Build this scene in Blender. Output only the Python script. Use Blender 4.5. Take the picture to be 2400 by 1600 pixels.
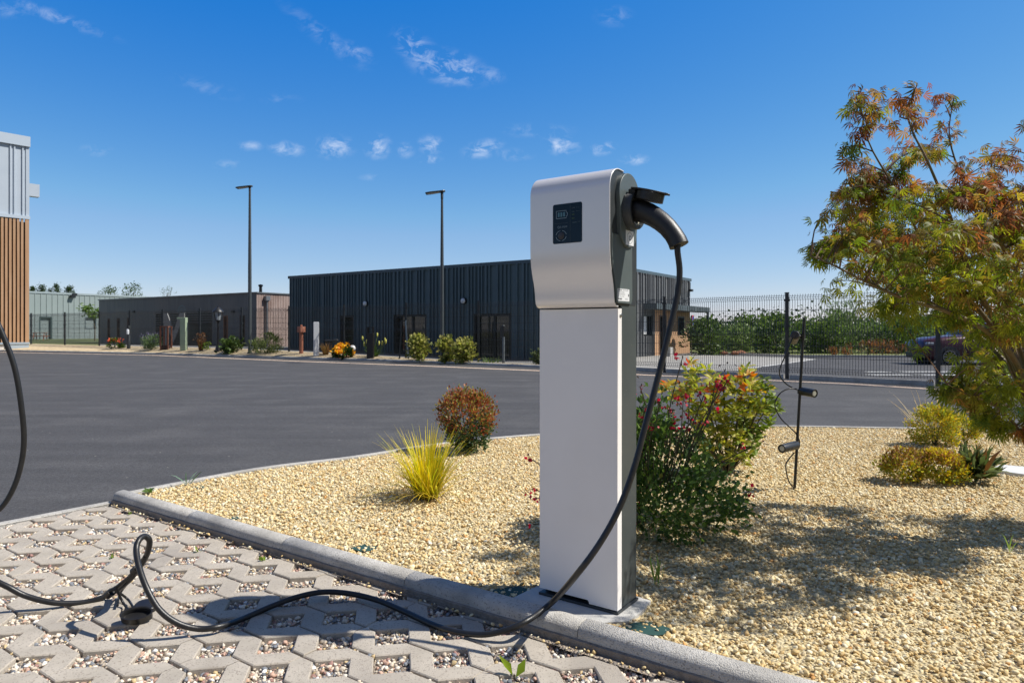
import bpy, bmesh, math, random
import numpy as np
from mathutils import Vector, Matrix
random.seed(7); rng = np.random.default_rng(7)
for o in list(bpy.data.objects): bpy.data.objects.remove(o)
S = bpy.context.scene
COL = S.collection
R = math.radians

# ------------------------------------------------------------------ camera
EYE, F, HOR, CX = 1.2, 1600.0, 773.0, 1200.0      # eye height, focal length and horizon in photo pixels
cam_d = bpy.data.cameras.new('camera'); cam = bpy.data.objects.new('camera', cam_d); COL.objects.link(cam)
cam.location = (0, 0, EYE); cam.rotation_euler = (R(90), 0, 0)
cam_d.lens = 24; cam_d.sensor_width = 36; cam_d.sensor_fit = 'HORIZONTAL'
cam_d.shift_y = -(800 - HOR) / 2400.0
cam_d.clip_start = 0.05; cam_d.clip_end = 6000
cam_d.dof.use_dof = True; cam_d.dof.focus_distance = 3.4; cam_d.dof.aperture_fstop = 9
S.camera = cam

# ------------------------------------------------------------------ world, sun, exposure
SUN_EL, SUN_AZ = 50.5, 91.0
W = bpy.data.worlds.new('World'); S.world = W; W.use_nodes = True
nt = W.node_tree; nt.nodes.clear()
N = nt.nodes.new; L = nt.links.new
out = N('ShaderNodeOutputWorld'); bg = N('ShaderNodeBackground'); bg.inputs['Strength'].default_value = 0.117
sky = N('ShaderNodeTexSky'); sky.sky_type = 'NISHITA'; sky.sun_disc = False
sky.sun_elevation = R(SUN_EL); sky.sun_rotation = R(SUN_AZ)
sky.altitude = 200; sky.air_density = 0.9; sky.dust_density = 0.25; sky.ozone_density = 3.5
hsv = N('ShaderNodeHueSaturation'); hsv.inputs['Saturation'].default_value = 1.22; hsv.inputs['Value'].default_value = 1.0
L(sky.outputs[0], hsv.inputs['Color'])
# thin fair-weather cloud: noise, confined to where the wisps hang
tc = N('ShaderNodeTexCoord'); sep = N('ShaderNodeSeparateXYZ'); L(tc.outputs['Generated'], sep.inputs[0])
def M(op, a, b=None, clamp=False):
    n = N('ShaderNodeMath'); n.operation = op; n.use_clamp = clamp
    for i, q in enumerate((a, b)):
        if q is None: continue
        if isinstance(q, (int, float)): n.inputs[i].default_value = q
        else: L(q, n.inputs[i])
    return n.outputs[0]
# the deep polarised blue overhead: less red, more blue where the sky is dark
sc_ = N('ShaderNodeSeparateColor'); L(hsv.outputs[0], sc_.inputs[0]); cc_ = N('ShaderNodeCombineColor')
L(M('MAXIMUM', M('MINIMUM', M('SUBTRACT', M('MULTIPLY', sc_.outputs[0], 1.346), .52), M('ADD', M('MULTIPLY', sc_.outputs[0], .775), .496)), .08), cc_.inputs[0])
L(M('MINIMUM', sc_.outputs[1], M('ADD', M('MULTIPLY', sc_.outputs[1], .57), 1.35)), cc_.inputs[1])
L(M('MINIMUM', M('ADD', M('MULTIPLY', sc_.outputs[2], .375), 3.33), M('MULTIPLY', sc_.outputs[2], 1.6)), cc_.inputs[2])
ymax = M('MAXIMUM', sep.outputs[1], 0.05)
px = M('DIVIDE', sep.outputs[0], ymax); pz = M('DIVIDE', sep.outputs[2], ymax)
cmb = N('ShaderNodeCombineXYZ'); L(px, cmb.inputs[0]); L(pz, cmb.inputs[1])
def blob(x, y, rx, ry, a, rot=0):
    mp = N('ShaderNodeMapping'); mp.vector_type = 'TEXTURE'
    mp.inputs['Location'].default_value = ((x*1.0204 - CX)/F, (HOR - y*1.0204)/F, 0)
    mp.inputs['Rotation'].default_value = (0, 0, R(rot))
    mp.inputs['Scale'].default_value = (rx*1.0204/F, ry*1.0204/F, 1)
    L(cmb.outputs[0], mp.inputs[0])
    ln = N('ShaderNodeVectorMath'); ln.operation = 'LENGTH'; L(mp.outputs[0], ln.inputs[0])
    m = N('ShaderNodeMapRange'); m.interpolation_type = 'SMOOTHSTEP'
    m.inputs[1].default_value = 1.0; m.inputs[2].default_value = 0.0; m.inputs[3].default_value = 0; m.inputs[4].default_value = a
    L(ln.outputs['Value'], m.inputs[0]); return m.outputs[0]
blobs = [(960,115,90,45,.8,-35),(1030,155,120,52,1.0,-12),(1110,170,70,26,.55,-10),(745,85,160,30,.32,-38),(820,120,60,26,.45,-25),
         (130,40,190,22,.42,-20),(20,20,100,30,.3,0),(660,342,60,24,.85,-8),(768,338,62,36,1.0,0),(868,338,42,38,1.0,0),
         (930,346,30,24,.75,0),(990,332,40,30,1.0,0),(985,366,40,14,.7,0),(1108,343,62,28,1.0,14),(1290,333,58,32,1.0,-6),
         (1385,342,42,20,1.0,8),(1460,367,48,17,.8,0),(575,335,44,16,.5,0),(520,378,46,16,.4,0),(1410,38,60,32,.3,0),
         (470,200,110,26,.17,-15),(640,228,70,18,.15,0),(1230,300,120,22,.3,0),(1180,355,60,20,.45,0),(220,345,50,20,.3,0),(855,408,40,12,.35,0)]
acc = None
for b_ in blobs:
    q = blob(*b_); acc = q if acc is None else M('MAXIMUM', acc, q)
mpn = N('ShaderNodeMapping'); mpn.inputs['Rotation'].default_value = (0, 0, R(24)); mpn.inputs['Scale'].default_value = (1.0, 1.5, 1); L(cmb.outputs[0], mpn.inputs[0])
nz = N('ShaderNodeTexNoise'); nz.inputs['Scale'].default_value = 34; nz.inputs['Detail'].default_value = 9; nz.inputs['Roughness'].default_value = 0.66; nz.inputs['Distortion'].default_value = 0.5
L(mpn.outputs[0], nz.inputs['Vector'])
thr = N('ShaderNodeMapRange'); thr.inputs[1].default_value = 0.45; thr.inputs[2].default_value = 0.80; L(nz.outputs[0], thr.inputs[0])
cl = M('MULTIPLY', M('MULTIPLY', acc, thr.outputs[0]), 1.5, True)
mixc = N('ShaderNodeMixRGB'); mixc.inputs[2].default_value = (7.2, 7.6, 8.2, 1)
L(M('MULTIPLY', cl, 0.55), mixc.inputs[0]); # unseen grey-blue sky overhead and behind, added to tune the ambient fill light
def ramp(v, a, b):
    m = N('ShaderNodeMapRange'); m.interpolation_type = 'SMOOTHSTEP'; m.inputs[1].default_value = a; m.inputs[2].default_value = b; L(v, m.inputs[0]); return m.outputs[0]
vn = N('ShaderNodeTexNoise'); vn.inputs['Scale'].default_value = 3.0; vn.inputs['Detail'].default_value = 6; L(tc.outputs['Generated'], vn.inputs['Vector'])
sky_fill = M('MULTIPLY', M('MAXIMUM', ramp(sep.outputs[2], .52, .80), ramp(sep.outputs[1], -.05, -.45)), ramp(vn.outputs[0], .15, .6), True)
mixv = N('ShaderNodeMixRGB'); mixv.inputs[2].default_value = (1.12, 1.25, 1.55, 1); L(M('MULTIPLY', sky_fill, .9), mixv.inputs[0]); L(cc_.outputs[0], mixv.inputs[1])
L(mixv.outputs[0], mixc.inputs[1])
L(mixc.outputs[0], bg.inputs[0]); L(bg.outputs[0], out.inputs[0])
sd = bpy.data.lights.new('sun', 'SUN'); sd.energy = 5.0; sd.angle = R(0.53); sd.color = (1, 0.955, 0.88)
sun = bpy.data.objects.new('sun', sd); COL.objects.link(sun)
SV = Vector((math.sin(R(SUN_AZ))*math.cos(R(SUN_EL)), math.cos(R(SUN_AZ))*math.cos(R(SUN_EL)), math.sin(R(SUN_EL))))
sun.rotation_euler = (-SV).to_track_quat('-Z', 'Y').to_euler()
S.view_settings.view_transform = 'Standard'; S.view_settings.look = 'None'; S.view_settings.exposure = 0.28; S.view_settings.gamma = 1
S.render.engine = 'CYCLES'; S.cycles.use_denoising = True; S.cycles.max_bounces = 6; S.cycles.transparent_max_bounces = 6

# ------------------------------------------------------------------ helpers
ASPH = -0.07
def G(x, y, z=0.0):
    """photo pixel on the level plane z"""
    Y = F*(EYE - z)/(y - HOR); return Vector(((x - CX)/F*Y, Y, z))
def P(x, y, Y):
    """photo pixel at depth Y"""
    return Vector(((x - CX)/F*Y, Y, EYE + (HOR - y)/F*Y))

def link(o, parent=None):
    COL.objects.link(o)
    if parent is not None: o.parent = parent
    return o
def tag(o, label=None, cat=None, group=None, kind=None):
    if label: o['label'] = label
    if cat: o['category'] = cat
    if group: o['group'] = group
    if kind: o['kind'] = kind
    return o
def thing(name, label, cat, loc=(0, 0, 0), rz=0.0, group=None):
    o = bpy.data.objects.new(name, None); o.empty_display_size = 0.1; COL.objects.link(o)
    o.location = loc; o.rotation_euler = (0, 0, rz); return tag(o, label, cat, group)
def copy_tree(o, parent=None):
    c = o.copy(); COL.objects.link(c)
    if parent is not None: c.parent = parent
    for ch in list(o.children): copy_tree(ch, c)
    return c

class MB:
    def __init__(s): s.v = []; s.f = []
    def poly(s, pts):
        n = len(s.v); s.v += [tuple(p) for p in pts]; s.f.append(tuple(range(n, n+len(pts)))); return s
    def obox(s, o, ax, ay, az):
        o, ax, ay, az = Vector(o), Vector(ax), Vector(ay), Vector(az); n = len(s.v)
        for k in range(8): s.v.append(tuple(o + ax*(k & 1) + ay*((k >> 1) & 1) + az*(k >> 2)))
        fs = [(0,2,3,1),(4,5,7,6),(0,1,5,4),(2,6,7,3),(0,4,6,2),(1,3,7,5)]
        if ax.cross(ay).dot(az) < 0: fs = [f[::-1] for f in fs]
        s.f += [tuple(n+i for i in f) for f in fs]; return s
    def box(s, x0, x1, y0, y1, z0, z1): return s.obox((x0,y0,z0), (x1-x0,0,0), (0,y1-y0,0), (0,0,z1-z0))
    def tube(s, pts, r, n=8, cap=True):
        pts = [Vector(p) for p in pts]; rs = r if isinstance(r, (list, tuple)) else [r]*len(pts)
        t = (pts[1]-pts[0]).normalized(); a = t.orthogonal().normalized(); base = len(s.v)
        for i, p in enumerate(pts):
            t = (pts[min(i+1, len(pts)-1)] - pts[max(i-1, 0)]).normalized()
            a = (a - t*a.dot(t)); a = a.normalized() if a.length > 1e-6 else t.orthogonal().normalized()
            b = t.cross(a)
            for k in range(n):
                q = 2*math.pi*k/n; s.v.append(tuple(p + (a*math.cos(q) + b*math.sin(q))*rs[i]))
        for i in range(len(pts)-1):
            for k in range(n):
                s.f.append((base+i*n+k, base+i*n+(k+1) % n, base+(i+1)*n+(k+1) % n, base+(i+1)*n+k))
        if cap:
            s.f.append(tuple(base+k for k in range(n))[::-1]); e = base+(len(pts)-1)*n; s.f.append(tuple(e+k for k in range(n)))
        return s
    def lathe(s, prof, c=(0,0,0), axis=(0,0,1), n=20, cap=True):
        ax = Vector(axis).normalized(); a = ax.orthogonal().normalized(); b = ax.cross(a); c = Vector(c); base = len(s.v)
        for (r, h) in prof:
            for k in range(n):
                q = 2*math.pi*k/n; s.v.append(tuple(c + ax*h + (a*math.cos(q)+b*math.sin(q))*max(r, 1e-4)))
        for i in range(len(prof)-1):
            for k in range(n):
                s.f.append((base+i*n+k, base+i*n+(k+1) % n, base+(i+1)*n+(k+1) % n, base+(i+1)*n+k))
        if cap:
            s.f.append(tuple(base+k for k in range(n))[::-1]); e = base+(len(prof)-1)*n; s.f.append(tuple(e+k for k in range(n)))
        return s
    def prism(s, poly, o, ax, ay, ext):
        """2D outline (counter-clockwise) on axes ax, ay from o, swept by ext"""
        o, ax, ay, ext = Vector(o), Vector(ax), Vector(ay), Vector(ext); n = len(poly); b = len(s.v)
        for p in poly: s.v.append(tuple(o + ax*p[0] + ay*p[1]))
        for p in poly: s.v.append(tuple(o + ax*p[0] + ay*p[1] + ext))
        s.f.append(tuple(range(b, b+n))[::-1]); s.f.append(tuple(range(b+n, b+2*n)))
        for k in range(n): s.f.append((b+k, b+(k+1) % n, b+n+(k+1) % n, b+n+k))
        return s
    def ball(s, c, r, n=12, sc=(1,1,1)):
        m = n//2; prof = []; base = len(s.v); c = Vector(c)
        for i in range(m+1):
            th = math.pi*i/m
            for k in range(n):
                q = 2*math.pi*k/n
                s.v.append((c.x + r*sc[0]*math.sin(th)*math.cos(q), c.y + r*sc[1]*math.sin(th)*math.sin(q), c.z - r*sc[2]*math.cos(th)))
        for i in range(m):
            for k in range(n): s.f.append((base+i*n+k, base+i*n+(k+1) % n, base+(i+1)*n+(k+1) % n, base+(i+1)*n+k))
        return s
    def build(s, name, mat, parent=None, smooth=None, bevel=0, seg=2, recalc=True):
        me = bpy.data.meshes.new(name); me.from_pydata(s.v, [], s.f)
        if recalc:
            bm = bmesh.new(); bm.from_mesh(me); bmesh.ops.remove_doubles(bm, verts=bm.verts, dist=1e-6)
            bmesh.ops.recalc_face_normals(bm, faces=bm.faces); bm.to_mesh(me); bm.free()
        me.materials.append(mat); o = link(bpy.data.objects.new(name, me), parent)
        if smooth is not None:
            me.polygons.foreach_set('use_smooth', [True]*len(me.polygons))
            if smooth < 180: me.set_sharp_from_angle(angle=R(smooth))
        if bevel:
            b = o.modifiers.new('bevel', 'BEVEL'); b.width = bevel; b.segments = seg; b.limit_method = 'ANGLE'; b.angle_limit = R(35)
        return o

def np_mesh(name, V, Fc, mat, parent=None, cols=None, smooth=False):
    me = bpy.data.meshes.new(name); V = np.asarray(V, np.float32); Fc = np.asarray(Fc, np.int32); k = Fc.shape[1]
    me.vertices.add(len(V)); me.vertices.foreach_set('co', V.ravel())
    me.loops.add(Fc.size); me.loops.foreach_set('vertex_index', Fc.ravel())
    me.polygons.add(len(Fc)); me.polygons.foreach_set('loop_start', np.arange(0, Fc.size, k, dtype=np.int32))
    if smooth: me.polygons.foreach_set('use_smooth', np.ones(len(Fc), bool))
    me.update(calc_edges=True); me.validate()
    if cols is not None:
        at = me.color_attributes.new('Col', 'FLOAT_COLOR', 'POINT')
        c4 = np.ones((len(V), 4), np.float32); c4[:, :3] = cols; at.data.foreach_set('color', c4.ravel())
    me.materials.append(mat); return link(bpy.data.objects.new(name, me), parent)

def sheet(name, pts, mat, kind='structure', z=None):
    mb = MB(); mb.poly([(p[0], p[1], p[2] if z is None else z) for p in pts])
    me = bpy.data.meshes.new(name); me.from_pydata(mb.v, [], mb.f)
    bm = bmesh.new(); bm.from_mesh(me); bmesh.ops.triangulate(bm, faces=bm.faces)
    for f in bm.faces:
        if f.normal.z < 0: f.normal_flip()
    bm.to_mesh(me); bm.free()
    me.materials.append(mat); o = link(bpy.data.objects.new(name, me)); return tag(o, kind=kind)

def catmull(pts, n=8):
    pts = [Vector(p) for p in pts]; q = [pts[0]*2-pts[1]] + pts + [pts[-1]*2-pts[-2]]; outp = []
    for i in range(1, len(q)-2):
        for k in range(n):
            t = k/n; a, b, c, d = q[i-1], q[i], q[i+1], q[i+2]
            outp.append(0.5*((2*b) + (c-a)*t + (2*a-5*b+4*c-d)*t*t + (3*b-a-3*c+d)*t**3))
    outp.append(pts[-1]); return outp

# ------------------------------------------------------------------ materials
def mat(name, c1, c2=None, rough=0.6, metal=0.0, scale=8.0, bump=0.0, bscale=None, detail=6, spec=0.5, stretch=None, mid=0.5, coat=0, c3=None, s3=1.0, nrough=.6):
    m = bpy.data.materials.new(name); m.use_nodes = True; t = m.node_tree; b = t.nodes['Principled BSDF']
    b.inputs['Roughness'].default_value = rough; b.inputs['Metallic'].default_value = metal; b.inputs['Specular IOR Level'].default_value = spec
    b.inputs['Coat Weight'].default_value = coat
    c1 = (*c1, 1); b.inputs['Base Color'].default_value = c1
    if c2 is None and not bump: return m
    co = t.nodes.new('ShaderNodeTexCoord'); src = co.outputs['Object']
    if stretch:
        mp = t.nodes.new('ShaderNodeMapping'); mp.inputs['Scale'].default_value = stretch[:3]
        if len(stretch) > 3: mp.inputs['Rotation'].default_value = (0, 0, R(stretch[3]))
        t.links.new(src, mp.inputs[0]); src = mp.outputs[0]
    if c2 is not None:
        n = t.nodes.new('ShaderNodeTexNoise'); n.inputs['Scale'].default_value = scale; n.inputs['Detail'].default_value = detail; n.inputs['Roughness'].default_value = nrough
        t.links.new(src, n.inputs['Vector'])
        r = t.nodes.new('ShaderNodeValToRGB'); r.color_ramp.elements[0].position = mid-.18; r.color_ramp.elements[1].position = mid+.18
        r.color_ramp.elements[0].color = c1; r.color_ramp.elements[1].color = (*c2, 1)
        t.links.new(n.outputs[0], r.inputs[0]); col = r.outputs[0]
        if c3 is not None:
            n3 = t.nodes.new('ShaderNodeTexNoise'); n3.inputs['Scale'].default_value = s3; n3.inputs['Detail'].default_value = 5
            t.links.new(co.outputs['Object'], n3.inputs['Vector'])
            mr = t.nodes.new('ShaderNodeMapRange'); mr.inputs[1].default_value = .48; mr.inputs[2].default_value = .7; mr.inputs[4].default_value = .7
            t.links.new(n3.outputs[0], mr.inputs[0])
            mx = t.nodes.new('ShaderNodeMixRGB'); t.links.new(mr.outputs[0], mx.inputs[0]); t.links.new(col, mx.inputs[1]); mx.inputs[2].default_value = (*c3, 1); col = mx.outputs[0]
        t.links.new(col, b.inputs['Base Color'])
    if bump:
        n2 = t.nodes.new('ShaderNodeTexNoise'); n2.inputs['Scale'].default_value = bscale or scale*3; n2.inputs['Detail'].default_value = 5
        t.links.new(src, n2.inputs['Vector'])
        bp = t.nodes.new('ShaderNodeBump'); bp.inputs['Strength'].default_value = bump; bp.inputs['Distance'].default_value = .01
        t.links.new(n2.outputs[0], bp.inputs['Height']); t.links.new(bp.outputs[0], b.inputs['Normal'])
    return m
def leaf_mat(name, trans=0.35, rough=0.5, spec=.35):
    m = bpy.data.materials.new(name); m.use_nodes = True; t = m.node_tree; b = t.nodes['Principled BSDF']
    a = t.nodes.new('ShaderNodeVertexColor'); a.layer_name = 'Col'
    b.inputs['Roughness'].default_value = rough; b.inputs['Specular IOR Level'].default_value = spec
    t.links.new(a.outputs[0], b.inputs['Base Color'])
    tr = t.nodes.new('ShaderNodeBsdfTranslucent'); hs = t.nodes.new('ShaderNodeHueSaturation'); hs.inputs['Value'].default_value = 1.7; hs.inputs['Saturation'].default_value = 1.1
    t.links.new(a.outputs[0], hs.inputs['Color']); t.links.new(hs.outputs[0], tr.inputs[0])
    mx = t.nodes.new('ShaderNodeMixShader'); mx.inputs[0].default_value = trans
    t.links.new(b.outputs[0], mx.inputs[1]); t.links.new(tr.outputs[0], mx.inputs[2]); t.links.new(mx.outputs[0], t.nodes['Material Output'].inputs[0])
    return m
def stone_mat(name, cols, bump=.25):
    m = bpy.data.materials.new(name); m.use_nodes = True; t = m.node_tree; b = t.nodes['Principled BSDF']; b.inputs['Roughness'].default_value = .82; b.inputs['Specular IOR Level'].default_value = .3
    oi = t.nodes.new('ShaderNodeObjectInfo'); r = t.nodes.new('ShaderNodeValToRGB'); r.color_ramp.interpolation = 'CONSTANT'
    el = r.color_ramp.elements
    while len(el) < len(cols): el.new(0.5)
    pos = 0
    for i, (c, w) in enumerate(cols): el[i].position = pos; el[i].color = (*c, 1); pos += w
    t.links.new(oi.outputs['Random'], r.inputs[0])
    co = t.nodes.new('ShaderNodeTexCoord'); n = t.nodes.new('ShaderNodeTexNoise'); n.inputs['Scale'].default_value = 2.2; n.inputs['Detail'].default_value = 4
    t.links.new(co.outputs['Object'], n.inputs['Vector'])
    mr = t.nodes.new('ShaderNodeMapRange'); mr.inputs[1].default_value = .3; mr.inputs[2].default_value = .7; mr.inputs[3].default_value = .75; mr.inputs[4].default_value = 1.2; t.links.new(n.outputs[0], mr.inputs[0])
    mx = t.nodes.new('ShaderNodeVectorMath'); mx.operation = 'SCALE'; t.links.new(r.outputs[0], mx.inputs[0]); t.links.new(mr.outputs[0], mx.inputs['Scale'])
    t.links.new(mx.outputs[0], b.inputs['Base Color']); return m
def base_stone_mat(name, c1, c2, c3, scale):
    m = bpy.data.materials.new(name); m.use_nodes = True; t = m.node_tree; b = t.nodes['Principled BSDF']; b.inputs['Roughness'].default_value = .9
    co = t.nodes.new('ShaderNodeTexCoord'); v = t.nodes.new('ShaderNodeTexVoronoi'); v.inputs['Scale'].default_value = scale; t.links.new(co.outputs['Object'], v.inputs['Vector'])
    s = t.nodes.new('ShaderNodeSeparateXYZ'); t.links.new(v.outputs['Color'], s.inputs[0])
    r = t.nodes.new('ShaderNodeValToRGB'); e = r.color_ramp.elements; e[0].color = (*c1, 1); e[1].color = (*c2, 1); k = e.new(.5); k.color = (*c3, 1)
    t.links.new(s.outputs[0], r.inputs[0]); t.links.new(r.outputs[0], b.inputs['Base Color'])
    bp = t.nodes.new('ShaderNodeBump'); bp.invert = True; bp.inputs['Strength'].default_value = .9; bp.inputs['Distance'].default_value = .015; t.links.new(v.outputs['Distance'], bp.inputs['Height']); t.links.new(bp.outputs[0], b.inputs['Normal'])
    return m
def glass_dark(name, c, rough=.04):
    return mat(name, c, rough=rough, spec=.8)

m_asph = mat('asphalt', (.055,.0545,.056), (.086,.0845,.086), rough=.85, scale=130, bump=.55, bscale=170, c3=(.098,.096,.096), s3=1.0, spec=.3, detail=3)
def asphalt_streaks(m):
    t = m.node_tree; b = t.nodes['Principled BSDF']; col = b.inputs['Base Color'].links[0].from_socket
    co = t.nodes.new('ShaderNodeTexCoord'); mp = t.nodes.new('ShaderNodeMapping'); mp.inputs['Rotation'].default_value = (0, 0, R(14)); mp.inputs['Scale'].default_value = (.10, 1.7, 1)
    t.links.new(co.outputs['Object'], mp.inputs[0]); n = t.nodes.new('ShaderNodeTexNoise'); n.inputs['Scale'].default_value = 1.5; n.inputs['Detail'].default_value = 7; n.inputs['Roughness'].default_value = .6
    t.links.new(mp.outputs[0], n.inputs['Vector']); mr = t.nodes.new('ShaderNodeMapRange'); mr.inputs[1].default_value = .3; mr.inputs[2].default_value = .72; mr.inputs[3].default_value = .86; mr.inputs[4].default_value = 1.17
    t.links.new(n.outputs[0], mr.inputs[0])
    gv = t.nodes.new('ShaderNodeTexVoronoi'); gv.inputs['Scale'].default_value = 85; t.links.new(co.outputs['Object'], gv.inputs['Vector'])
    gs = t.nodes.new('ShaderNodeSeparateXYZ'); t.links.new(gv.outputs['Color'], gs.inputs[0]); gm = t.nodes.new('ShaderNodeMapRange'); gm.inputs[3].default_value = .72; gm.inputs[4].default_value = 1.28; t.links.new(gs.outputs[0], gm.inputs[0])
    gx = t.nodes.new('ShaderNodeVectorMath'); gx.operation = 'SCALE'; t.links.new(col, gx.inputs[0]); t.links.new(gm.outputs[0], gx.inputs['Scale']); col = gx.outputs[0]
    # scattered pale chippings
    v = t.nodes.new('ShaderNodeTexVoronoi'); v.inputs['Scale'].default_value = 5; t.links.new(co.outputs['Object'], v.inputs['Vector'])
    lt = t.nodes.new('ShaderNodeMath'); lt.operation = 'LESS_THAN'; lt.inputs[1].default_value = .045; t.links.new(v.outputs['Distance'], lt.inputs[0])
    sx = t.nodes.new('ShaderNodeVectorMath'); sx.operation = 'SCALE'; t.links.new(col, sx.inputs[0]); t.links.new(mr.outputs[0], sx.inputs['Scale'])
    mx = t.nodes.new('ShaderNodeMixRGB'); mx.inputs[2].default_value = (.3,.28,.24,1); t.links.new(lt.outputs[0], mx.inputs[0]); t.links.new(sx.outputs[0], mx.inputs[1])
    t.links.new(mx.outputs[0], b.inputs['Base Color'])
asphalt_streaks(m_asph)
m_paver = mat('paver_concrete', (.42,.375,.31), (.52,.465,.39), rough=.9, scale=6, bump=.5, bscale=420, c3=(.335,.30,.26), s3=2.2, spec=.25)
m_kerb = mat('kerb_concrete', (.48,.46,.42), (.60,.575,.53), rough=.9, scale=22, bump=.9, bscale=190, c3=(.30,.285,.26), s3=3, spec=.25)
m_conc = mat('light_concrete', (.42,.41,.39), (.52,.51,.48), rough=.9, scale=9, bump=.4, bscale=90, spec=.25)
m_mortar = mat('mortar', (.20,.17,.145), (.29,.255,.22), rough=.95, scale=30, bump=.8, bscale=120)
m_gutter = mat('gutter_concrete', (.62,.46,.34), (.72,.56,.43), rough=.9, scale=3)
m_dark = mat('anthracite_metal', (.030,.035,.038), (.040,.045,.047), rough=.42, scale=20, spec=.5)
m_black = mat('black_plastic', (.012,.012,.013), (.02,.02,.02), rough=.42, scale=40, bump=.12, bscale=300)
m_rubber = mat('black_rubber', (.010,.010,.011), (.017,.0165,.016), rough=.40, scale=25, bump=.08, bscale=150)
m_white = mat('white_painted_metal', (.85,.82,.795), (.87,.84,.815), rough=.30, scale=3, spec=.5, c3=(.78,.745,.71), s3=1.6)
m_cover = mat('satin_white_cover', (.82,.79,.77), rough=.27, metal=.22, spec=.6)
m_leaf = leaf_mat('leaf'); m_leaf_thick = leaf_mat('glossy_leaf', .18, .35, .5); m_petal = leaf_mat('petal', .4)
m_bark = mat('bark', (.075,.06,.035), (.12,.10,.05), rough=.8, scale=25, bump=.5)
m_twig = mat('twig', (.16,.07,.035), (.10,.08,.04), rough=.7, scale=10)
m_stem = mat('stem', (.10,.10,.04), (.06,.05,.03), rough=.7, scale=12)
m_grass = mat('lawn_grass', (.06,.085,.018), (.11,.13,.035), rough=.95, scale=4, bump=.8, bscale=40, c3=(.14,.14,.05), s3=.7)
m_earth = mat('earth', (.14,.12,.06), (.09,.10,.035), rough=.95, scale=.4)
# ------------------------------------------------------------------ foliage helpers
def tmpl_oval(w=.28, fold=.07):
    return (np.array([(0,0,0),(-w,.45,fold),(0,.5,-.02),(w,.45,fold),(0,1,-.06)], float), np.array([(0,2,1),(0,3,2),(1,2,4),(2,3,4)]))
def tmpl_lance(w=.10):
    return (np.array([(0,0,0),(-w,.4,.03),(w,.4,.03),(-w*.7,.75,-.02),(w*.7,.75,-.02),(0,1.0,-.14)], float), np.array([(0,2,1),(1,2,4),(1,4,3),(3,4,5)]))
def tmpl_maple():
    V = []; Fc = []
    for a, l in ((-72,.62),(-40,.86),(-14,1.05),(16,1.0),(44,.82),(76,.58)):
        c, s = math.sin(R(a)), math.cos(R(a)); b = len(V); w = .075
        V += [(0,0,0),(c*l*.5-s*w, s*l*.5+c*w, -.05*l),(c*l*.5+s*w, s*l*.5-c*w, -.05*l),(c*l*.92, s*l*.92, -.42*l)]
        Fc += [(b,b+2,b+1),(b+1,b+2,b+3)]
    return (np.array(V, float), np.array(Fc))
T_OVAL, T_ROUND, T_LANCE, T_MAPLE = tmpl_oval(), tmpl_oval(.42, .05), tmpl_lance(), tmpl_maple()
def nrm(a): return a/np.maximum(np.linalg.norm(a, axis=1, keepdims=True), 1e-9)
def leaves(name, pos, dirs, size, tmpl, cols, m, parent, flat=.6):
    """one mesh of leaf-sized faces; dirs: the way each leaf points"""
    pos = np.asarray(pos, float); n = len(pos); d = nrm(np.asarray(dirs, float)); size = np.broadcast_to(np.asarray(size, float), (n,))
    up = np.array([0,0,1.0])*flat + rng.normal(size=(n,3))*.6
    side = nrm(np.cross(d, up)); nn = np.cross(side, d); tv, tf = tmpl; k = len(tv)
    V = pos[:,None,:] + size[:,None,None]*(tv[None,:,0,None]*side[:,None,:] + tv[None,:,1,None]*d[:,None,:] + tv[None,:,2,None]*nn[:,None,:])
    Fc = (tf[None] + (np.arange(n)*k)[:,None,None]).reshape(-1,3)
    C = np.repeat(np.asarray(cols, float), k, axis=0)
    return np_mesh(name, V.reshape(-1,3), Fc, m, parent, C)
def mixcols(n, pal, jit=.18):
    """palette: (colour, weight)"""
    w = np.array([p[1] for p in pal], float); w /= w.sum(); idx = rng.choice(len(pal), n, p=w)
    c = np.array([p[0] for p in pal], float)[idx]; return np.clip(c*(1+rng.normal(size=(n,1))*jit), 0, 1)
def blades(name, n, base_r, length, spread, pal, m, parent, w=.006, seg=6, droop=1.0, lean=(0,0), c=(0,0,0), tmin=0):
    """arching grass blades round a crown"""
    V = []; Fc = []; C = []; cols = mixcols(n, pal)
    for i in range(n):
        a = random.uniform(0, 2*math.pi); l = length*random.uniform(.45, 1.0); tilt = spread*(tmin + (1-tmin)*random.random()**.8)
        r0 = base_r*math.sqrt(random.random()); p = Vector((c[0]+math.cos(a)*r0, c[1]+math.sin(a)*r0, c[2])); h = Vector((math.cos(a)+lean[0], math.sin(a)+lean[1], 0)).normalized()
        sd = Vector((-h.y, h.x, 0)); b = len(V); dr = droop*random.uniform(.3, 1.1)*(0.4+tilt)
        for k in range(seg+1):
            t = k/seg; ang = tilt + dr*t*t*1.3; ang = min(ang, 2.4)
            ww = w*(1-t**2)*random.uniform(.8, 1.1)+.0006
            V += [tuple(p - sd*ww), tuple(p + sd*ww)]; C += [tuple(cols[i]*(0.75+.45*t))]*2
            p = p + (h*math.sin(ang) + Vector((0,0,1))*math.cos(ang))*(l/seg)
            if p.z < .004: p.z = .004
        for k in range(seg): Fc.append((b+2*k, b+2*k+1, b+2*k+3, b+2*k+2))
    return np_mesh(name, V, Fc, m, parent, C)
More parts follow.
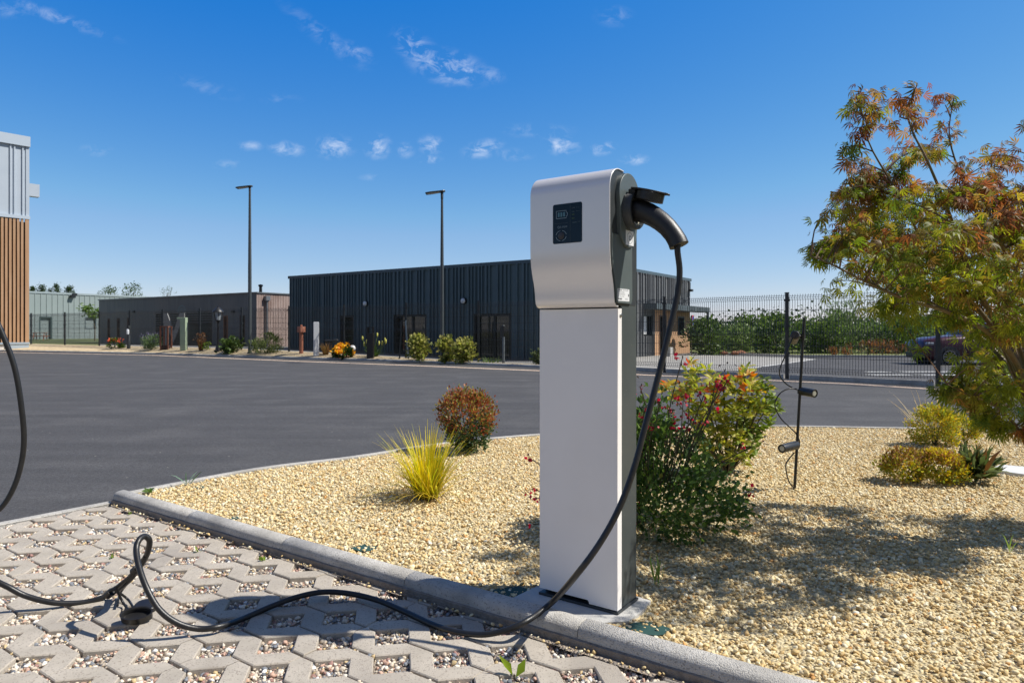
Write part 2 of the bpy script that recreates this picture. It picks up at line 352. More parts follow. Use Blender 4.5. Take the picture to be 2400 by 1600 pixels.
def shrub(name, label, cat, loc, w, h, n, size, pal, tmpl=None, m=None, group=None, z0=.12, clumps=14, stems=9, top_flare=1.0, tight=.16, stemmat=None, upward=.5, depth=None, pal_top=None, shell=.55):
    """woody plant: stems from the foot to clumps of leaves filling an uneven crown"""
    root = thing(name, label, cat, loc, random.uniform(0, 6), group); tmpl = tmpl or T_OVAL; m = m or m_leaf
    depth = depth or w; cs = []
    for i in range(clumps):
        a = random.uniform(0, 2*math.pi); q = random.random(); ph = random.uniform(.0, 1.0); rr = (random.random()**.5)*(1-shell)+shell
        zz = z0*h + (h*(1-z0))*ph*.93; prof = (math.sin(math.pi*min(1, max(.12, .18+.72*ph**top_flare))))
        cs.append((math.cos(a)*w/2*rr*prof*.86, math.sin(a)*depth/2*rr*prof*.86, zz))
    cs = np.array(cs); idx = rng.integers(0, clumps, n); s = tight*min(w, h)
    pos = cs[idx] + rng.normal(size=(n,3))*np.array([s, s, s*.8]); pos[:,2] = np.clip(pos[:,2], .02, h*1.04)
    ctr = np.array([0,0,h*.35]); d = nrm(pos-ctr)*.8 + rng.normal(size=(n,3))*.6 + np.array([0,0,upward])
    cols = mixcols(n, pal)
    if pal_top is not None:
        top = (pos[:,2] + rng.normal(size=n)*h*.12) > h*.62; cols[top] = mixcols(int(top.sum()), pal_top)
    leaves('foliage', pos, d, size*rng.uniform(.6, 1.25, n), tmpl, cols, m, root)
    mb = MB()
    for i in range(min(stems, clumps)):
        e = Vector(cs[i]); mid = Vector((e.x*.35, e.y*.35, e.z*.55)); mb.tube([(e.x*.08, e.y*.08, -.02), mid, e], [.012*h, .008*h, .004*h], 5)
    mb.build('stem', stemmat or m_stem, root, smooth=60, recalc=False); return root

# ------------------------------------------------------------------ the island: directions and outlines
ANG = -35.3
U = Vector((math.cos(R(ANG)), math.sin(R(ANG)), 0)); Vv = Vector((-U.y, U.x, 0))
C0 = G(264.7, 1179.7, ASPH); C0.z = 0           # kerb corner, foot of the front face
def UV(u, v, z=0.0): return Vector((C0.x + U.x*u + Vv.x*v, C0.y + U.y*u + Vv.y*v, z))
KW = 0.092
edge_pts = catmull([UV(0, .0), UV(0, 1.15), (-1.52, 6.52, 0), (-.72, 7.32, 0), (.32, 7.93, 0), (1.6, 8.42, 0), (3.0, 8.62, 0), (4.3, 8.50, 0), (5.5, 8.28, 0), (6.6, 7.6, 0), (9, 5.6, 0), (14, 2, 0)], 8)
def offset(line, d):
    o = []
    for i, p in enumerate(line):
        t = (line[min(i+1, len(line)-1)] - line[max(i-1, 0)]).normalized(); o.append(p + Vector((t.y, -t.x, 0))*d)
    return o
edge_in = offset(edge_pts, .085)

# ground to the horizon, then the asphalt with the island cut out of it
sheet('ground', [(-3000,-200),(3000,-200),(3000,4000),(-3000,4000)], m_earth, z=-.16)
asph = [(-90,-8),(-90,75),(90,75),(90,-30)] + [(14,-2)] + [(p.x, p.y) for p in reversed(edge_pts)] + [tuple(UV(0,-9)[:2])]
sheet('asphalt', asph, m_asph, z=ASPH)

# island kerb: rounded stones along the paving, flat stones along the asphalt
def sweep(name, line, prof, m, kind='structure', smooth=40):
    """profile (out, z) swept along a line; out is to the right of travel"""
    mb = MB(); n = len(prof); b = 0
    for i, p in enumerate(line):
        t = (line[min(i+1, len(line)-1)] - line[max(i-1, 0)]).normalized(); r = Vector((t.y, -t.x, 0))
        for (o, z) in prof: mb.v.append((p.x + r.x*o, p.y + r.y*o, p.z + z))
    for i in range(len(line)-1):
        for k in range(n-1): mb.f.append((i*n+k, i*n+k+1, (i+1)*n+k+1, (i+1)*n+k))
    mb.f.append(tuple(range(n))); mb.f.append(tuple((len(line)-1)*n+k for k in range(n))[::-1])
    o = mb.build(name, m, None, smooth=smooth); return tag(o, kind=kind) if kind else o
kprof = [(-.001,-.12),(0,-.026),(.003,-.008),(.009,.003),(.019,.011),(.036,.016),(.07,.019),(.085,.014),(KW,.004),(KW,-.12)]
joints = [0.0, 1.0, 1.98, 2.94, 3.90, 4.86, 5.8]
kb = MB()
for a_, b_ in zip(joints[:-1], joints[1:]):
    n0 = len(kb.v); npf = len(kprof)
    for uu, sh in ((a_+.0015, .003), (a_+.005, 0), (b_-.005, 0), (b_-.0015, .003)):
        for (o_, z_) in kprof:
            q = UV(uu, o_); kb.v.append((q.x, q.y, z_ - (sh if z_ > -.05 else 0)))
    for i in range(3):
        for k in range(npf-1): kb.f.append((n0+i*npf+k, n0+(i+1)*npf+k, n0+(i+1)*npf+k+1, n0+i*npf+k+1))
    kb.f.append(tuple(n0+k for k in range(npf))); kb.f.append(tuple(n0+3*npf+k for k in range(npf))[::-1])
tag(kb.build('kerb', m_kerb, smooth=50), kind='structure')
mo = MB(); nseg = 150
for i in range(nseg):
    u0, u1 = 5.8*i/nseg, 5.8*(i+1)/nseg; w0 = -.010 - .002*math.sin(i*.37); zt = -.042 + .0015*math.sin(i*.9)*random.random()
    a, b = UV(u0, w0), UV(u1, w0); c, d = UV(u1, .002), UV(u0, .002)
    mo.poly([(a.x,a.y,-.11),(b.x,b.y,-.11),(b.x,b.y,zt),(a.x,a.y,zt)]); mo.poly([(a.x,a.y,zt),(b.x,b.y,zt),(c.x,c.y,zt+.005),(d.x,d.y,zt+.005)])
tag(mo.build('kerb_bedding', m_mortar, recalc=False), kind='structure')
edge_k = [Vector((p.x, p.y, 0)) for p in edge_pts[1:]]
sweep('kerb_edging', [UV(0,KW+.002)] + [p for p in edge_k if (p-C0).length > .13], [(0,-.12),(.0,-.008),(.004,.0),(.066,.003),(.072,-.004),(.072,-.12)], m_kerb)
sweep('kerb_strip', [UV(-.072, -9), UV(-.072, -.004)], [(0,-.13),(0,ASPH+.004),(.004,ASPH+.008),(.066,ASPH+.008),(.070,ASPH+.004),(.070,-.13)], m_kerb)

def dark_specks(m, col, sc, th):
    t = m.node_tree; b = t.nodes['Principled BSDF']; co = t.nodes.new('ShaderNodeTexCoord'); v = t.nodes.new('ShaderNodeTexVoronoi'); v.inputs['Scale'].default_value = sc; t.links.new(co.outputs['Object'], v.inputs['Vector'])
    s_ = t.nodes.new('ShaderNodeSeparateXYZ'); t.links.new(v.outputs['Color'], s_.inputs[0]); g = t.nodes.new('ShaderNodeMath'); g.operation = 'GREATER_THAN'; g.inputs[1].default_value = th; t.links.new(s_.outputs[0], g.inputs[0])
    mx = t.nodes.new('ShaderNodeMixRGB'); mx.inputs[2].default_value = (*col, 1); t.links.new(b.inputs['Base Color'].links[0].from_socket, mx.inputs[1]); t.links.new(g.outputs[0], mx.inputs[0]); t.links.new(mx.outputs[0], b.inputs['Base Color'])
dark_specks(m_paver, (.32,.275,.23), 210, .90); dark_specks(m_kerb, (.34,.32,.29), 190, .90)
# ------------------------------------------------------------------ grass pavers, laid at 45 degrees to the kerb
s = .2283; h = .138; w = s - h; TH = ANG + 45
e1 = Vector((math.cos(R(TH)), math.sin(R(TH)), 0)); e2 = Vector((-e1.y, e1.x, 0))
H0 = G(785.8, 1499.9, ASPH)
def lat(i, j): return H0 + e1*(i*s) + e2*(j*s)
def off_poly(pts, ds):
    n = len(pts); lines = []
    for i in range(n):
        a, b = Vector(pts[i]), Vector(pts[(i+1) % n]); t = (b-a).normalized(); nn = Vector((-t.y, t.x)); lines.append((a + nn*ds[i], t))
    outp = []
    for i in range(n):
        (p, t), (q, r) = lines[i-1], lines[i]; den = t.x*r.y - t.y*r.x
        if abs(den) < 1e-9: outp.append(q); continue
        k = ((q.x-p.x)*r.y - (q.y-p.y)*r.x)/den; outp.append(p + t*k)
    return outp
pv_v, pv_f = [], []
holes = []
def inside(p, mu=.03):
    d = Vector((p.x-C0.x, p.y-C0.y)); u = d.dot(U.xy); v = d.dot(Vv.xy); return u > mu-.0 and v < -.012 and p.y > 1.6 and u < 6.2
def clip_half(poly, f):
    o = []
    for i in range(len(poly)):
        a, b = poly[i], poly[(i+1) % len(poly)]; fa, fb = f(a), f(b)
        if fa >= 0: o.append(a)
        if (fa >= 0) != (fb >= 0): o.append(a + (b-a)*(fa/(fa-fb)))
    return o
fu = lambda p: (p.xy - C0.xy).dot(U.xy) - .004
fv = lambda p: -.014 - (p.xy - C0.xy).dot(Vv.xy)
CH, JO, ZB = .004, .0055, -.115
tilt_cache = {}
def add_hex(c, horiz, key, endA, endB):
    """one strip between two neighbouring holes; the two diagonal ends along the kerb are open joints"""
    a, b = (h/2, w/2) if horiz else (w/2, h/2); t = s/2
    if horiz: pts = [(-t,0),(-a,-b),(a,-b),(t,0),(a,b),(-a,b)]; kinds = ['u','H','v','u','H','v']
    else: pts = [(0,-t),(a,-b),(a,b),(0,t),(-a,b),(-a,-b)]; kinds = ['v','H','u','v','H','u']
    # which v side is the far end of a paver
    vs = [i for i, k in enumerate(kinds) if k == 'v']; first, last = (vs[1], vs[0])
    ds = []; ct = []
    for i, k in enumerate(kinds):
        if k == 'u': ds.append(JO); ct.append(CH)
        elif k == 'H': ds.append(0.0); ct.append(CH)
        else:
            cut = (endA and i == (first if True else 0)) or (endB and i == last); ds.append(.0016 if cut else 0.0); ct.append(.002 if cut else 0.0)
    wall = [k != 'v' or ds[i] > 0 for i, k in enumerate(kinds)]
    mid = off_poly(pts, ds); top = off_poly(pts, [d+c for d, c in zip(ds, ct)])
    if key not in tilt_cache: tilt_cache[key] = (random.gauss(0, .0016), random.gauss(0, .004), random.gauss(0, .004))
    dz, tx, ty = tilt_cache[key]
    def W3(p, z): q = c + e1*p.x + e2*p.y; return Vector((q.x, q.y, z + (dz + tx*p.x + ty*p.y if z > -.1 else 0)))
    T = [W3(p, ASPH) for p in top]; Mi = [W3(p, ASPH-CH) for p in mid]; B = [W3(p, ZB) for p in mid]
    def put(poly):
        for f in (fu, fv):
            if len(poly) > 2: poly = clip_half(poly, f)
        if len(poly) < 3: return
        n0 = len(pv_v); pv_v.extend(tuple(p) for p in poly); pv_f.append(tuple(range(n0, n0+len(poly))))
    put(T)
    n = len(T)
    for i in range(n):
        if wall[i]:
            k = (i+1) % n; put([Mi[i], Mi[k], T[k], T[i]]); put([B[i], B[k], Mi[k], Mi[i]])
for i in range(-24, 22):
    for j in range(-18, 18):
        c = lat(i, j)
        if not (.4 < c.y < 5.3 and -4.8 < c.x < 2.6): continue
        d = c.xy - C0.xy; u, v = d.dot(U.xy), d.dot(Vv.xy)
        if u < -.2 or v > .2: continue
        # pavers of four strips run down the diagonal: i steps right, j steps down
        row = i + j; along = i
        kv, kh = 2*along, 2*along+1
        sh = (row*3) % 4
        def ends(k): return ((k+sh) % 4 == 0, (k+sh) % 4 == 3)
        add_hex(c + e1*(s/2), False, (row, (kv+sh)//4), *ends(kv))
        add_hex(c + e1*s - e2*(s/2), True, (row, (kh+sh)//4), *ends(kh))
        if u > -.08 and v < .08: holes.append(c)
pm = bpy.data.meshes.new('pavement'); pm.from_pydata(pv_v, [], pv_f)
bm = bmesh.new(); bm.from_mesh(pm); bmesh.ops.remove_doubles(bm, verts=bm.verts, dist=2e-5); bmesh.ops.recalc_face_normals(bm, faces=bm.faces); bm.to_mesh(pm); bm.free()
pm.materials.append(m_paver); tag(link(bpy.data.objects.new('pavement', pm)), kind='structure')

# ------------------------------------------------------------------ gravel (countless stones scattered by nodes)
def scatter(obj, dist, dens, smin, smax, stone, seed, keep=None, flat=.6):
    ng = bpy.data.node_groups.new('scatter', 'GeometryNodeTree'); ng.interface.new_socket('Geometry', in_out='INPUT', socket_type='NodeSocketGeometry'); ng.interface.new_socket('Geometry', in_out='OUTPUT', socket_type='NodeSocketGeometry')
    n, l = ng.nodes.new, ng.links.new; gi, go = n('NodeGroupInput'), n('NodeGroupOutput')
    d = n('GeometryNodeDistributePointsOnFaces'); d.distribute_method = 'POISSON'; d.inputs['Distance Min'].default_value = dist; d.inputs['Density Max'].default_value = dens; d.inputs['Seed'].default_value = seed
    l(gi.outputs[0], d.inputs[0]); jn = n('GeometryNodeJoinGeometry')
    for k in range(5):
        ico = n('GeometryNodeMeshIcoSphere'); ico.inputs['Subdivisions'].default_value = 2
        pos = n('GeometryNodeInputPosition'); va = n('ShaderNodeVectorMath'); va.operation = 'ADD'; va.inputs[1].default_value = (k*7.3, k*3.1, k*1.7); l(pos.outputs[0], va.inputs[0])
        nz = n('ShaderNodeTexNoise'); nz.inputs['Scale'].default_value = .85; nz.inputs['Detail'].default_value = 1.5; l(va.outputs[0], nz.inputs['Vector'])
        sb = n('ShaderNodeVectorMath'); sb.operation = 'SUBTRACT'; sb.inputs[1].default_value = (.5,.5,.5); l(nz.outputs['Color'], sb.inputs[0])
        sc = n('ShaderNodeVectorMath'); sc.operation = 'SCALE'; sc.inputs['Scale'].default_value = 1.5; l(sb.outputs[0], sc.inputs[0])
        sp = n('GeometryNodeSetPosition'); l(ico.outputs[0], sp.inputs[0]); l(sc.outputs[0], sp.inputs['Offset'])
        tf = n('GeometryNodeTransform'); tf.inputs['Scale'].default_value = (1, .62+.07*k, flat-.05*(k % 3)); l(sp.outputs[0], tf.inputs[0])
        ss = n('GeometryNodeSetShadeSmooth'); l(tf.outputs[0], ss.inputs[0])
        sm = n('GeometryNodeSetMaterial'); sm.inputs['Material'].default_value = stone; l(ss.outputs[0], sm.inputs[0])
        g2 = n('GeometryNodeGeometryToInstance'); l(sm.outputs[0], g2.inputs[0]); l(g2.outputs[0], jn.inputs[0])
    ip = n('GeometryNodeInstanceOnPoints'); ip.inputs['Pick Instance'].default_value = True; l(d.outputs['Points'], ip.inputs['Points']); l(jn.outputs[0], ip.inputs['Instance'])
    rv = n('FunctionNodeRandomValue'); rv.data_type = 'FLOAT_VECTOR'; rv.inputs[0].default_value = (-.75,-.75,0); rv.inputs[1].default_value = (.75,.75,6.28); l(rv.outputs[0], ip.inputs['Rotation'])
    rs = n('FunctionNodeRandomValue'); rs.data_type = 'FLOAT'; rs.inputs[2].default_value = smin; rs.inputs[3].default_value = smax; rs.inputs['Seed'].default_value = 5
    pw = n('ShaderNodeMath'); pw.operation = 'MULTIPLY'; l(rs.outputs[1], pw.inputs[0]); l(rs.outputs[1], pw.inputs[1])
    dv = n('ShaderNodeMath'); dv.operation = 'DIVIDE'; dv.inputs[1].default_value = smax; l(pw.outputs[0], dv.inputs[0]); l(dv.outputs[0], ip.inputs['Scale'])
    # lift some stones onto the others
    rz = n('FunctionNodeRandomValue'); rz.data_type = 'FLOAT_VECTOR'; rz.inputs[0].default_value = (0,0,-.25*smax); rz.inputs[1].default_value = (0,0,.75*smax); rz.inputs['Seed'].default_value = 9
    sp2 = n('GeometryNodeSetPosition'); l(d.outputs['Points'], sp2.inputs[0]); l(rz.outputs[0], sp2.inputs['Offset']); l(sp2.outputs[0], ip.inputs['Points'])
    j2 = n('GeometryNodeJoinGeometry'); l(gi.outputs[0], j2.inputs[0]); l(ip.outputs[0], j2.inputs[0]); l(j2.outputs[0], go.inputs[0])
    mod = obj.modifiers.new('scatter', 'NODES'); mod.node_group = ng
TAN = [((.68,.51,.25),.24),((.76,.62,.36),.24),((.60,.42,.185),.15),((.84,.74,.51),.12),((.52,.36,.165),.08),((.70,.57,.35),.10),((.44,.34,.20),.04),((.62,.33,.11),.02),((.86,.79,.62),.02)]
TAN = [((min(.88, c[0]*1.03), min(.84, c[1]*1.05), min(.78, c[2]*1.08)), w_) for c, w_ in TAN]
MIXED = [((.66,.57,.45),.2),((.78,.70,.58),.18),((.50,.42,.33),.12),((.22,.235,.26),.14),((.55,.36,.27),.12),((.34,.20,.17),.07),((.14,.15,.17),.07),((.58,.44,.24),.07),((.82,.80,.76),.03)]
m_tan, m_mixed = stone_mat('tan_gravel_stone', TAN), stone_mat('mixed_gravel_stone', MIXED)
m_tanbase = base_stone_mat('tan_gravel_base', (.42,.33,.17), (.64,.54,.34), (.52,.43,.25), 60)
m_mixbase = base_stone_mat('mixed_gravel_base', (.18,.16,.14), (.42,.35,.27), (.28,.22,.17), 90)
GZ = -.016
bed = [UV(.08, KW-.005)] + [UV(6.2, KW-.005)] + [Vector((6.9, 1.6, 0)), Vector((9.2, 5.3, 0))] + [p for p in reversed(edge_in) if p.x < 6.6 and (p-UV(.085,KW)).length > .12 and p.y > UV(0,KW).y]
sheet('gravel_bed', bed, m_tanbase, z=GZ-.004)
vis = [UV(.10, KW+.010), UV(5.1, KW+.010), Vector((2.95, 1.95, 0)), Vector((6.75, 7.3, 0))] + [p for p in reversed(offset(edge_pts, .092)) if p.x < 6.5 and (p-UV(.085,KW)).length > .14 and p.y > UV(0,KW).y+.05]
gv = sheet('gravel', vis, m_tanbase, kind='stuff', z=GZ)
tag(gv, 'tan gravel of small rounded stones filling the planted island', 'gravel'); scatter(gv, .012, 8800, .0062, .0150, m_tan, 3)
hm = MB()
for c in holes:
    if 1.5 < c.y and abs(c.x) < c.y*.80+.45:
        q = [c + e1*(a*h*.5) + e2*(b*h*.5) for a, b in ((-1,-1),(1,-1),(1,1),(-1,1))]
        pl = [Vector((p.x, p.y, ASPH-.022)) for p in q]
        for f in (fu, fv): pl = clip_half(pl, f) if len(pl) > 2 else pl
        if len(pl) > 2: hm.poly(pl)
        # open joint running on from the hole
        d = (e1 - e2).normalized(); nrm_ = (e1+e2).normalized(); p0 = c + (e1-e2)*(h*.5); p1 = c + (e1-e2)*(s-h*.5)
        pl = [Vector((a.x, a.y, ASPH-.018)) for a in (p0-nrm_*.005, p1-nrm_*.005, p1+nrm_*.005, p0+nrm_*.005)]
        for f in (fu, fv): pl = clip_half(pl, f) if len(pl) > 2 else pl
        if len(pl) > 2: hm.poly(pl)
ho = hm.build('paver_gravel', m_mixbase, recalc=False)
tag(ho, 'mixed grey, pink and cream gravel in the paver holes', 'gravel', kind='stuff'); scatter(ho, .0085, 14000, .0052, .0135, m_mixed, 11, flat=.65)
sheet('paver_bed', [UV(-.0,-9), UV(7,-9), UV(7,.0), UV(.0,.0)], m_mixbase, z=ASPH-.031)
# spilt stones along the foot of the kerb
sp = MB()
for k in range(60):
    u0 = k*.1+.05; d0 = -.016; d1 = -.016-.03*random.random()-.012*(random.random() < .4)
    a, b, c, d = UV(u0,d0), UV(u0,d1), UV(u0+.1,d1), UV(u0+.1,d0); sp.poly([(p.x,p.y,ASPH+.001) for p in (a,b,c,d)])
so = sp.build('spilt_gravel', m_mixbase, recalc=False); tag(so, 'loose tan gravel spilt along the foot of the kerb', 'gravel', kind='stuff'); scatter(so, .013, 2600, .005, .012, m_tan, 21)
# ------------------------------------------------------------------ charging station
CH_O = Vector((.126, 3.092, 0)); CW, CD = .3885, .195
def txt(body, size, o, ax, ay, align='LEFT', bold=0.0):
    """lettering as flat mesh data on the plane (o, ax, ay): list of verts and faces"""
    cu = bpy.data.curves.new('t', 'FONT'); cu.body = body; cu.size = size; cu.align_x = align; cu.offset = bold*size; cu.resolution_u = 3
    ob = bpy.data.objects.new('t', cu); COL.objects.link(ob); dg = bpy.context.evaluated_depsgraph_get(); me = bpy.data.meshes.new_from_object(ob.evaluated_get(dg))
    o, ax, ay = Vector(o), Vector(ax), Vector(ay); vs = [tuple(o + ax*v.co.x + ay*v.co.y) for v in me.vertices]; fs = [tuple(p.vertices) for p in me.polygons]
    bpy.data.objects.remove(ob); bpy.data.curves.remove(cu); bpy.data.meshes.remove(me); return vs, fs
def add_txt(mb, *a, **k):
    vs, fs = txt(*a, **k); n = len(mb.v); mb.v += vs; mb.f += [tuple(n+i for i in f) for f in fs]
def strip(mb, pts, wd, o, ax, ay):
    """a painted line: 2D polyline with width"""
    o, ax, ay = Vector(o), Vector(ax), Vector(ay); pts = [Vector(p) for p in pts]; n = len(mb.v)
    for i, p in enumerate(pts):
        t = (pts[min(i+1, len(pts)-1)] - pts[max(i-1, 0)]).normalized(); q = Vector((-t.y, t.x))*wd/2
        for e in (p-q, p+q): mb.v.append(tuple(o + ax*e.x + ay*e.y))
    for i in range(len(pts)-1): mb.f.append((n+2*i, n+2*i+1, n+2*i+3, n+2*i+2))
def arc2(cx, cy, r, a0, a1, n=10): return [(cx + r*math.cos(R(a0+(a1-a0)*k/n)), cy + r*math.sin(R(a0+(a1-a0)*k/n))) for k in range(n+1)]
def rrect(x0, x1, y0, y1, r, n=5):
    return arc2(x1-r, y0+r, r, -90, 0, n) + arc2(x1-r, y1-r, r, 0, 90, n) + arc2(x0+r, y1-r, r, 90, 180, n) + arc2(x0+r, y0+r, r, 180, 270, n)

m_post = mat('speckled_dark_paint', (.050,.060,.060), (.066,.076,.075), rough=.38, scale=6, spec=.5)
def speckle(m, col, sc, th):
    t = m.node_tree; b = t.nodes['Principled BSDF']; co = t.nodes.new('ShaderNodeTexCoord'); v = t.nodes.new('ShaderNodeTexVoronoi'); v.inputs['Scale'].default_value = sc; t.links.new(co.outputs['Object'], v.inputs['Vector'])
    lt = t.nodes.new('ShaderNodeMath'); lt.operation = 'LESS_THAN'; lt.inputs[1].default_value = th; t.links.new(v.outputs['Distance'], lt.inputs[0])
    mx = t.nodes.new('ShaderNodeMixRGB'); mx.inputs[2].default_value = (*col, 1)
    inp = b.inputs['Base Color']
    if inp.links: t.links.new(inp.links[0].from_socket, mx.inputs[1])
    else: mx.inputs[1].default_value = inp.default_value
    t.links.new(lt.outputs[0], mx.inputs[0]); t.links.new(mx.outputs[0], inp)
speckle(m_post, (.32,.34,.33), 45, .055); speckle(m_cover, (.22,.21,.19), 13, .018); speckle(m_white, (.30,.29,.27), 11, .016)
m_body = mat('grey_green_plastic', (.085,.105,.105), (.10,.12,.118), rough=.42, scale=5, spec=.5)
m_screen = mat('screen_glass', (.004,.013,.026), rough=.06, spec=.28)
m_mark = mat('printed_grey', (.20,.27,.31), rough=.5); m_mark2 = mat('printed_dim', (.06,.09,.10), rough=.5); m_green = mat('printed_green', (.08,.13,.03), rough=.5); m_cell = mat('printed_cyan', (.07,.17,.21), rough=.5)
m_btn = mat('button', (.035,.03,.03), rough=.45); m_paper = mat('sticker_paper', (.74,.75,.76), rough=.45); m_ink = mat('ink', (.02,.02,.025), rough=.6)
m_steel = mat('steel', (.45,.44,.42), (.3,.29,.27), rough=.35, metal=.9, scale=40)

st = thing('charging_station', 'tall white and dark grey electric car charging post on a concrete footing', 'charging station', CH_O, R(ANG))
MB().box(-.004, CW+.004, -.004, CD+.004, .004, .016).build('base_plate', m_dark, st, bevel=.002)
MB().box(.003, CW-.003, .042, CD, .016, 1.60).build('post', m_post, st, bevel=.005)
fp = MB().prism([(0,.034),(.245,.034),(.252,.026),(.252,.019),(CW,.019),(CW,1.291),(0,1.291)], (0,0,0), (1,0,0), (0,0,1), (0,.003,0))
fp.box(CW-.003, CW, .003, .041, .019, 1.291).box(0, .003, .003, .041, .034, 1.291).build('front_panel', m_white, st, bevel=.0016)
MB().lathe([(.0,.0),(.0085,.0),(.0085,.003),(.006,.005),(0,.005)], (CW, .028, 1.262), (1,0,0), 14).build('screw', m_steel, st, smooth=40)
# cover: one bent sheet, S-curved to the front and rolled over the top
outer = [(.006,1.2965),(-.010,1.2975),(-.022,1.303),(-.031,1.315),(-.0355,1.333),(-.037,1.352),(-.042,1.382),(-.050,1.412),(-.061,1.447),(-.069,1.480),(-.0735,1.515),(-.075,1.55),(-.075,1.62),(-.075,1.70)]
outer += [(.015+.09*math.cos(R(a)), 1.79+.09*math.sin(R(a))) for a in range(180, 89, -9)] + [(.040,1.879),(.058,1.878)]
def off_line(line, d):
    o = []
    for i, p in enumerate(line):
        t = Vector(line[min(i+1, len(line)-1)]) - Vector(line[max(i-1, 0)]); t.normalize(); o.append((p[0] + t.y*d, p[1] - t.x*d))
    return o
inner = off_line(outer, .005)
cv = MB().prism(outer + inner[::-1], (0,0,0), (0,1,0), (0,0,1), (CW+.004,0,0)); cv.v = [(x-.002, y, z) for x, y, z in cv.v]
cv.build('cover', m_cover, st, smooth=32, bevel=.0015)
gap = off_line(outer, .0055); gap2 = off_line(outer, .0125)
back = [(.0856,1.872)] + [(.0856+.108*math.sin(R(a)), 1.764+.108*math.cos(R(a))) for a in range(15, 91, 15)] + [(.1936,1.58),(.1936,1.33),(.18,1.305),(.02,1.305)]
gs = MB().prism(gap + back, (.004,0,0), (0,1,0), (0,0,1), (CW-.006,0,0)).build('housing', m_dark, st, smooth=30, bevel=.002)
sidep = [(x, z) for x, z in off_line(outer, .014)[2:13]] + [(-.06,1.60),(.128,1.60)] + [(.132,1.34),(.128,1.322),(.118,1.312)]
MB().prism(sidep, (CW-.004,0,0), (0,1,0), (0,0,1), (.010,0,0)).build('side_panel', m_body, st, smooth=30, bevel=.005, seg=3)
pl = []
for a in range(-20, 201, 11): pl.append((.0856+.0985*math.cos(R(a)), 1.772+.0985*math.sin(R(a))))
for a in range(205, 336, 11): pl.append((.078+.088*math.cos(R(a)), 1.640+.088*math.sin(R(a))))
PX = CW+.016
MB().prism(pl, (CW-.006,0,0), (0,1,0), (0,0,1), (.022,0,0)).build('socket_plate', m_body, st, smooth=30, bevel=.003, seg=3)
SC = Vector((PX, .0856, 1.707))
MB().lathe([(.074,-.002),(.079,.0),(.079,.034),(.076,.038),(.066,.038),(.064,.034),(.062,.006),(0,.005)], SC, (1,0,0), 40).build('socket_collar', m_dark, st, smooth=40)
# pale latch ring showing under the plug
MB().tube([SC + Vector((.020, .058*math.cos(R(a)), .058*math.sin(R(a)))) for a in range(188, 330, 8)], .0055, 6).build('latch', mat('ivory_plastic', (.55,.50,.38), rough=.5), st, smooth=60)
# hinge and lid, resting open on the plug
MB().box(PX+.006, PX+.040, .0856-.032, .0856+.032, 1.777, 1.800).build('hinge', m_black, st, bevel=.006, seg=3)
lid_o = Vector((PX+.022, .0856, 1.797)); LA = R(-15); lx = Vector((math.cos(LA), 0, math.sin(LA))); lz = Vector((-math.sin(LA), 0, math.cos(LA)))
lo = [(.0,-.044),(.06,-.068),(.105,-.066),(.145,-.044),(.170,-.020),(.182,-.020),(.184,-.008),(.178,-.003),(.178,.003),(.184,.008),(.182,.020),(.170,.020),(.145,.044),(.105,.066),(.06,.068),(.0,.040)]
lo = [(a*.86, b*.92) for a, b in lo]
lid = MB().prism(lo, lid_o, lx, (0,1,0), lz*.008)
cup = [(.078+.058*math.cos(R(a)), .062*math.sin(R(a))) for a in range(0, 360, 15)]
lid.prism(cup, lid_o - lz*.036, lx, (0,1,0), lz*.036).build('socket_lid', m_black, st, smooth=30, bevel=.002)
# control screen
sx0, sx1, sz0, sz1, SY = .117, .261, 1.571, 1.741, -.0762
scr = MB().prism(rrect(sx0, sx1, sz0, sz1, .008), (0, SY, 0), (1,0,0), (0,0,1), (0,.004,0)).build('screen', m_screen, st)
O2, AX, AZ = (sx0, SY-.0006, sz0), (1,0,0), (0,0,.846)
mk = MB(); mw, mh = sx1-sx0, .201
bx0, bx1, by0, by1 = .018, .068, .128, .166
strip(mk, [(bx0,by0),(bx1,by0),(bx1,by0+.011),(bx1+.005,by0+.011),(bx1+.005,by1-.011),(bx1,by1-.011),(bx1,by1),(bx0,by1),(bx0,by0)], .0028, O2, AX, AZ)
mk.build('battery_outline', m_mark, scr, recalc=False); mk = MB()
for a0 in (100, 10, 190, 280):
    strip(mk, arc2(.042, .040, .026, a0, a0+70, 8), .0022, O2, AX, AZ)
mk.build('button_ring', m_mark, scr, recalc=False); mk = MB()
strip(mk, arc2(.030, .084, .0058, 130, 410, 12), .0014, O2, AX, AZ); strip(mk, [(.030,.084),(.030,.092)], .0014, O2, AX, AZ); strip(mk, [(.040,.078),(.040,.091)], .0010, O2, AX, AZ)
add_txt(mk, 'STOP', .0115, (sx0+.045, SY-.0006, sz0+.846*.080), AX, AZ)
mk.build('stop_text', m_mark, scr, recalc=False)
mc = MB()
for k in range(3):
    x = bx0+.007+k*.0135; mc.poly([Vector(O2)+Vector((a,0,.846*b)) for a, b in ((x,by0+.008),(x+.0095,by0+.008),(x+.0095,by1-.008),(x,by1-.008))])
mc.build('battery_cell', m_cell, scr, recalc=False)
md = MB(); strip(md, [(.087,.004),(.087,mh-.004)], .0010, O2, AX, AZ); strip(md, [(.008,.103),(.075,.103)], .0009, O2, AX, AZ)
for k, (s1, s2) in enumerate((('230V','Mode 2'),('16A','Mode 3'))):
    add_txt(md, s1, .0085, (sx0+.094, SY-.0006, sz0+.846*.172-.016*k), AX, AZ, bold=.02); add_txt(md, s2, .0065, (sx0+.116, SY-.0006, sz0+.846*.173-.016*k), AX, AZ)
